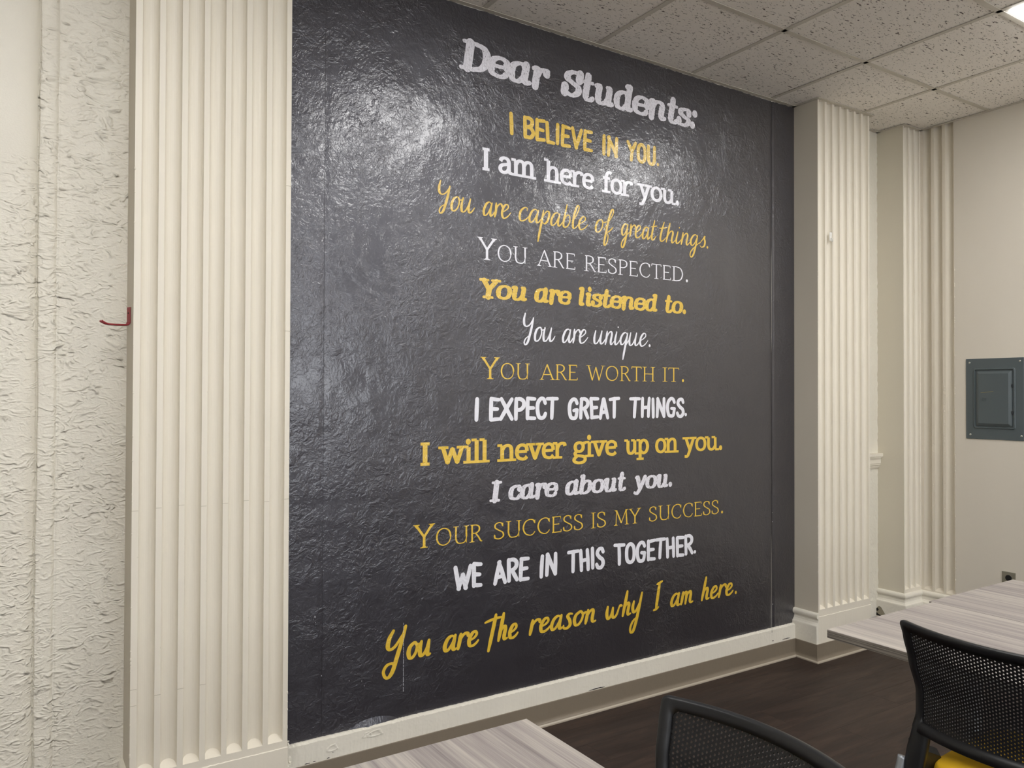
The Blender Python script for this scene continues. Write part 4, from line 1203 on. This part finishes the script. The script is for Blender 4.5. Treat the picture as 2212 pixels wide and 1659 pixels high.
# ================================================================== CHAIRS (local: sitter faces +x, back centre at origin y)
def chair(loc, rz, label):
    t = empty('mesh_chair', loc, rz)
    tag(t, label, 'chair', 'black mesh back stacking chairs')
    # side profile of back: z, x (side), half width
    KP = [(.470, -.012, .221), (.52, -.004, .2175), (.56, .004, .211), (.62, .010, .1985), (.68, .008, .1975), (.76, -.006, .2105), (.82, -.020, .216), (.862, -.032, .2195)]
    zs = [k[0] for k in KP]
    def prof(z):
        z = min(max(z, zs[0]), zs[-1])
        for a, b in zip(KP, KP[1:]):
            if a[0] <= z <= b[0]:
                u = (z - a[0]) / (b[0] - a[0]); u = u * u * (3 - 2 * u) * .5 + u * .5
                return a[1] + (b[1] - a[1]) * u, a[2] + (b[2] - a[2]) * u
    BOW = .055
    def surf(u, v):
        """u -1..1 across, v = height; returns point and normal"""
        def p(u, v):
            x, hw = prof(v); return Vector((x - BOW * (1 - u * u), u * hw, v))
        P_ = p(u, v); e = .004
        du = p(u + e, v) - p(u - e, v); dv = p(u, min(v + e, .862)) - p(u, max(v - e, .47))
        n_ = du.cross(dv).normalized()
        if n_.x < 0: n_ = -n_
        return P_, n_
    ZT, ZB = .862, .600
    # frame: closed rounded ring in (u, v), thick slab
    def ring(mu, vt, vb, rad, sag_t=0.0, sag_b=0.0, n=26):
        pts = []
        rv = rad
        def side(a, b, k): return [(a[0] + (b[0] - a[0]) * i / k, a[1] + (b[1] - a[1]) * i / k) for i in range(k)]
        ru = rad / .215
        corners = [(mu, vt, 0), (-mu, vt, 1), (-mu, vb, 2), (mu, vb, 3)]
        for cx_, cy_, kq in corners:
            ccx = cx_ - math.copysign(ru, cx_); ccy = cy_ - (rv if cy_ == vt else -rv)
            a0 = [0, 90, 180, 270][kq]
            for i in range(9):
                a = math.radians(a0 + 90 * i / 8)
                pts.append((ccx + math.cos(a) * ru, ccy + math.sin(a) * rv))
            # straight to next
            nx_ = corners[(kq + 1) % 4]
            ncx = nx_[0] - math.copysign(ru, nx_[0]); ncy = nx_[1] - (rv if nx_[1] == vt else -rv)
            end = {0: (ncx, vt), 1: (-mu, ncy), 2: (ncx, vb), 3: (mu, ncy)}[kq]
            last = pts[-1]
            for i in range(1, n):
                pts.append((last[0] + (end[0] - last[0]) * i / n, last[1] + (end[1] - last[1]) * i / n))
        return [(u, v + (sag_t * (1 - u * u) if v > (vt + vb) / 2 else -sag_b * (1 - u * u)) * abs((v - (vt + vb) / 2) / ((vt - vb) / 2))) for u, v in pts]
    outer = ring(1.0, ZT, .571, .012, 0.0, -.004)
    inner = ring(.886, ZT - .024, ZB, .012, 0.0, -.004)
    bm = bmesh.new()
    layers = []
    for ringpts, offs in ((outer, (0,)),): pass
    def lay(pts, d, shrink=0.0):
        out = []
        for u, v in pts:
            uu = max(-1, min(1, u)); P_, n_ = surf(uu, v)
            out.append(bm.verts.new(P_ + n_ * d))
        return out
    # cross-section: rounded slab from back (-.010) to front (+.008)
    def inset(pts, k):
        cu = 0; cv = (ZT + .571) / 2
        return [(u * (1 - k), cv + (v - cv) * (1 - k)) for u, v in pts]
    o_b = lay(inset(outer, .010), -.0055); o_m1 = lay(outer, -.003); o_m2 = lay(outer, .003); o_m3 = lay(inset(outer, .010), .0075); o_f = lay(inset(outer, .035), .010)
    i_f = lay(inner, .008); i_f2 = lay(inner, .002); i_b = lay(inner, -.0045)
    seq = [o_b, o_m1, o_m2, o_m3, o_f, i_f, i_f2, i_b, o_b]
    for A, B in zip(seq, seq[1:]):
        n_ = len(A)
        for i in range(n_):
            j = (i + 1) % n_
            bm.faces.new((A[i], A[j], B[j], B[i]))
    mesh_obj('back_frame', bm, M['black'], t, smooth=True)
    # mesh: triangular lattice of thin bars
    bm = bmesh.new()
    umax, v0, v1 = .895, ZB - .006, ZT - .021
    Wm = .215
    pitch = .0078; bw = .0038; bd = .0013
    def strip(ptsuv):
        rings = []
        for k, (u, v) in enumerate(ptsuv):
            P_, n_ = surf(max(-.9, min(.9, u)), v)
            a = ptsuv[max(k - 1, 0)]; b = ptsuv[min(k + 1, len(ptsuv) - 1)]
            d = surf(b[0], b[1])[0] - surf(a[0], a[1])[0]
            if d.length < 1e-7: return
            d.normalize(); s_ = n_.cross(d).normalized()
            rings.append([bm.verts.new(P_ + s_ * sx_ * bw / 2 + n_ * sn_ * bd) for sx_, sn_ in ((-1, -1), (1, -1), (1, 1), (-1, 1))])
        for A, B in zip(rings, rings[1:]):
            for i in range(4): bm.faces.new((A[i], A[(i + 1) % 4], B[(i + 1) % 4], B[i]))
    import itertools
    Hm = v1 - v0; Wf = umax * Wm
    for fam in range(3):
        ang = math.radians((0, 60, 120)[fam] + 90)
        dx, dy = math.cos(ang), math.sin(ang); nx_, ny_ = -dy, dx
        kmax = int((Wf + Hm) / pitch) + 2
        for k in range(-kmax, kmax):
            c = (k + (.0, .0, .5)[fam]) * pitch
            # clip line to the rectangle [-Wf,Wf] x [0,Hm]
            ox_, oy_ = nx_ * c, ny_ * c + Hm / 2
            t0, t1 = -9, 9
            ok = True
            for p_, d_, lo_, hi_ in ((ox_, dx, -Wf, Wf), (oy_, dy, 0, Hm)):
                if abs(d_) < 1e-9:
                    if p_ < lo_ or p_ > hi_: ok = False
                    continue
                a_, b_ = (lo_ - p_) / d_, (hi_ - p_) / d_
                if a_ > b_: a_, b_ = b_, a_
                t0, t1 = max(t0, a_), min(t1, b_)
            if not ok or t1 - t0 < .004: continue
            m_ = max(2, int((t1 - t0) / .012))
            strip([((ox_ + dx * (t0 + (t1 - t0) * i / m_)) / Wm, v0 + oy_ + dy * (t0 + (t1 - t0) * i / m_)) for i in range(m_ + 1)])
    o = mesh_obj('mesh_panel', bm, M['black'], t); o['kind'] = 'stuff'
    # uprights from the frame down to the seat
    for s in (-1, 1):
        bm = bmesh.new()
        sec = [(.640, .004), (.610, .018), (.585, .034), (.56, .044), (.53, .047), (.49, .045), (.455, .041), (.43, .036), (.410, .026)]
        rings = []
        for z, wd in sec:
            x, hw = prof(z); hw -= .002
            if z < .45: x -= (.45 - z) * .3; hw -= (.45 - z) * .35
            cs = [(-.011, 0), (-.016, wd * .3), (-.014, wd * .8), (-.006, wd), (.008, wd), (.012, wd * .5), (.006, 0)]
            th = 1 if z < .6 else (.55 if z < .62 else .15)
            rings.append([bm.verts.new((x + a_ * th, s * (hw - .001 - b_), z)) for a_, b_ in cs])
        for A, B in zip(rings, rings[1:]):
            for i in range(7): bm.faces.new((A[i], A[(i + 1) % 7], B[(i + 1) % 7], B[i]))
        bm.faces.new(rings[0]); bm.faces.new(rings[-1])
        mesh_obj('upright', bm, M['black'], t, smooth=True)
        bm = bmesh.new()
        ya, yb = s * .192, s * .214
        v_ = [bm.verts.new(p) for p in ((-.01, ya, .42), (-.01, yb, .42), (-.005, yb, .548), (-.005, ya, .530), (.14, ya, .43), (.14, yb, .43), (.13, yb, .488), (.11, ya, .480))]
        for f_i in ((0, 1, 2, 3), (4, 5, 6, 7), (0, 1, 5, 4), (2, 3, 7, 6), (1, 2, 6, 5), (0, 3, 7, 4)): bm.faces.new([v_[i] for i in f_i])
        mesh_obj('bracket', bm, M['black'], t)
    # seat pad and shell
    def slab(name, mat, x0, x1, hw0, hw1, z0, z1, crown, rad, n=14):
        bm = bmesh.new()
        prof2 = [(0.0, 0), (.35, .5), (.75, .85), (1.0, 1.0)]
        out = []
        K = 40
        def outline(k_in):
            pts = []
            for i in range(K):
                a = 2 * math.pi * i / K
                c_, s_ = math.cos(a), math.sin(a)
                e = .28
                px = math.copysign(abs(c_) ** e, c_); py = math.copysign(abs(s_) ** e, s_)
                x = (x0 + x1) / 2 + (x1 - x0) / 2 * px * k_in
                hw = hw0 + (hw1 - hw0) * ((x - x0) / (x1 - x0))
                pts.append((x, py * hw * k_in))
            return pts
        levels = [(.97, z0), (1.0, z0 + (z1 - z0) * .3), (1.0, z0 + (z1 - z0) * .55), (.985, z0 + (z1 - z0) * .85), (.955, z1), (.8, z1 + crown * .5), (.5, z1 + crown * .9), (.2, z1 + crown)]
        rings = [[bm.verts.new((x, y, z)) for x, y in outline(k)] for k, z in levels]
        for A, B in zip(rings, rings[1:]):
            for i in range(K): bm.faces.new((A[i], A[(i + 1) % K], B[(i + 1) % K], B[i]))
        bm.faces.new(rings[0]); bm.faces.new(rings[-1])
        return mesh_obj(name, bm, mat, t, smooth=True)
    slab('seat', M['yellow'], .048, .475, .203, .225, .438, .474, .006, .05)['label'] = 'yellow upholstered seat pad'
    slab('seat_shell', M['black'], .005, .465, .214, .222, .412, .446, 0, .05)
    # silver sled frame on both sides
    for s in (-1, 1):
        bm = bmesh.new()
        pts = [(-.012, s * .226, .498), (-.022, s * .229, .46), (-.05, s * .242, .35), (-.115, s * .247, .05), (-.112, s * .248, .022), (-.09, s * .248, .012), (.10, s * .25, .012), (.36, s * .25, .012), (.40, s * .25, .02), (.405, s * .25, .05), (.37, s * .238, .25), (.345, s * .225, .385), (.325, s * .215, .402), (.10, s * .205, .405)]
        tube(bm, smooth_pts(pts, 5), .0115, 12)
        mesh_obj('leg_frame', bm, M['silver'], t, smooth=True)
        for x in (-.05, .33):
            bm = bmesh.new(); box(bm, x, x + .03, s * .25 - .013, s * .25 + .013, 0, .01, bevel=.003)
            mesh_obj('glide', bm, M['wire'], t)
    for x in (.10, .30):
        bm = bmesh.new(); tube(bm, [(x, -.21, .404), (x, .21, .404)], .010, 10); mesh_obj('crossbar', bm, M['silver'], t, smooth=True)
    return t
chair((2.005, -1.872, 0), 0.0, 'black mesh back chair with a yellow seat, at the right edge table')
chair((1.053, -1.915, 0), math.pi, 'dark mesh back chair at the right side of the foreground table, bottom centre')

# ================================================================== ELECTRICAL PANEL (on the right wall)
t = empty('electrical_panel', (XF, -.594, 1.4265))
tag(t, 'slate blue metal electrical panel on the right wall', 'electrical panel')
def rr_outline(hy, hz, r, k=6):
    out = []
    for cy_, cz_, a0 in ((hy - r, hz - r, 0), (-hy + r, hz - r, 90), (-hy + r, -hz + r, 180), (hy - r, -hz + r, 270)):
        for i in range(k + 1):
            a = math.radians(a0 + 90 * i / k); out.append((cy_ + math.cos(a) * r, cz_ + math.sin(a) * r))
    return out
def loft(bm, levels, cap_last=True, cap_first=False):
    rings = [[bm.verts.new((x, y + cy_, z + cz_)) for y, z in pts] for pts, x, cy_, cz_ in levels]
    for A, B in zip(rings, rings[1:]):
        n_ = len(A)
        for i in range(n_): bm.faces.new((A[i], A[(i + 1) % n_], B[(i + 1) % n_], B[i]))
    if cap_last: bm.faces.new(rings[-1])
    if cap_first: bm.faces.new(rings[0])
bm = bmesh.new()
loft(bm, [(rr_outline(.1545, .230, .003), -.0005, 0, 0), (rr_outline(.1545, .230, .003), -.004, 0, 0), (rr_outline(.153, .2285, .003), -.005, 0, 0),
          (rr_outline(.112, .172, .012), -.005, 0, .003), (rr_outline(.109, .169, .012), -.010, 0, .003), (rr_outline(.104, .164, .010), -.010, 0, .003), (rr_outline(.101, .161, .008), -.003, 0, .003)], True, False)
mesh_obj('cover_plate', bm, M['blue'], t)
bm = bmesh.new()
loft(bm, [(rr_outline(.094, .155, .006), -.0035, 0, .002), (rr_outline(.094, .155, .006), -.008, 0, .002), (rr_outline(.080, .141, .004), -.017, 0, .002)], True, True)
door = mesh_obj('panel_door', bm, M['blue'], t)
for z in (.075, -.075):
    bm = bmesh.new(); box(bm, -.015, -.006, -.101, -.095, z - .009, z + .009, bevel=.002); mesh_obj('hinge', bm, M['blue_dark'], t)
bm = bmesh.new()
loft(bm, [(rr_outline(.009, .009, .003), -.0172, .047, -.002), (rr_outline(.009, .009, .003), -.0195, .047, -.002), (rr_outline(.0065, .0065, .002), -.0195, .047, -.002), (rr_outline(.006, .006, .002), -.0178, .047, -.002)])
mesh_obj('latch', bm, M['blue'], door)
bm = bmesh.new()
y = .066
vs = [bm.verts.new(p) for p in ((-.0176, .066, .033), (-.0176, .068, .036), (-.0176, -.002, .043), (-.0176, -.002, .0415))]; bm.faces.new(vs)
mesh_obj('scratch', bm, M['scratch'], door)
for y, z in ((.133, .208), (-.135, .210), (.130, -.206), (-.141, -.204)):
    bm = bmesh.new(); bmesh.ops.create_uvsphere(bm, u_segments=14, v_segments=8, radius=.0058, matrix=Matrix.Translation((-.0055, y, z)) @ Matrix.Diagonal((.55, 1, 1, 1)))
    mesh_obj('screw', bm, M['screw'], t, smooth=True)

# ---- wall outlet, partly hidden by the table
t = empty('wall_outlet', (XF, -.6655, .408))
tag(t, 'brushed steel wall outlet above the far table top', 'outlet')
bm = bmesh.new(); box(bm, -.0045, -.0005, -.0355, .0355, -.0575, .0575, bevel=.0015); mesh_obj('face_plate', bm, M['steel'], t)
for z in (.024, -.022):
    bm = bmesh.new(); bmesh.ops.create_cone(bm, cap_ends=True, segments=24, radius1=.0165, radius2=.0165, depth=.003, matrix=Matrix.Translation((-.0055, 0, z)) @ Matrix.Rotation(math.pi / 2, 4, 'Y'))
    s_ = mesh_obj('socket', bm, M['dark'], t)

# ---- red utility hook on the left side of the left pilaster
t = empty('red_hook', (P1[0] - .003, -.085, 1.70), .3)
tag(t, 'small red coated metal hook screwed to the side of the left pilaster', 'hook')
bm = bmesh.new(); box(bm, -.0035, -.0008, -.011, .011, -.034, .018, bevel=.001)
mesh_obj('mounting_plate', bm, M['redp'], t)
bm = bmesh.new(); bmesh.ops.create_cone(bm, cap_ends=True, segments=12, radius1=.0028, radius2=.0028, depth=.001, matrix=Matrix.Translation((-.004, 0, -.001)) @ Matrix.Rotation(math.pi / 2, 4, 'Y'))
mesh_obj('screw_hole', bm, M['dark'], t)
for s in (-1, 1):
    bm = bmesh.new()
    tube(bm, smooth_pts([(-.003, s * .007, -.030), (-.005, s * .007, -.036), (-.012, s * .006, -.039), (-.05, s * .006, -.0405), (-.068, s * .006, -.0395), (-.080, s * .0065, -.035), (-.087, s * .007, -.0305)], 5), .0028, 10)
    mesh_obj('prong', bm, M['redp'], t, smooth=True)
bm = bmesh.new(); box(bm, -.07, -.008, -.007, .007, -.0415, -.0392, bevel=.0008); mesh_obj('arm_web', bm, M['redp'], t)

# ---- white adhesive hook on the right pilaster
t = empty('adhesive_hook', (3.8247, PD, 2.322))
tag(t, 'tiny white adhesive hook stuck to the right fluted pilaster', 'hook')
bm = bmesh.new(); box(bm, -.0105, .0105, -.004, -.0006, -.024, .024, bevel=.0015); mesh_obj('base', bm, M['white'], t)
bm = bmesh.new(); tube(bm, smooth_pts([(0, -.004, -.008), (0, -.012, -.014), (0, -.016, -.022), (0, -.013, -.028), (0, -.006, -.026)], 5), .003, 10)
mesh_obj('hook_arm', bm, M['white'], t, smooth=True)
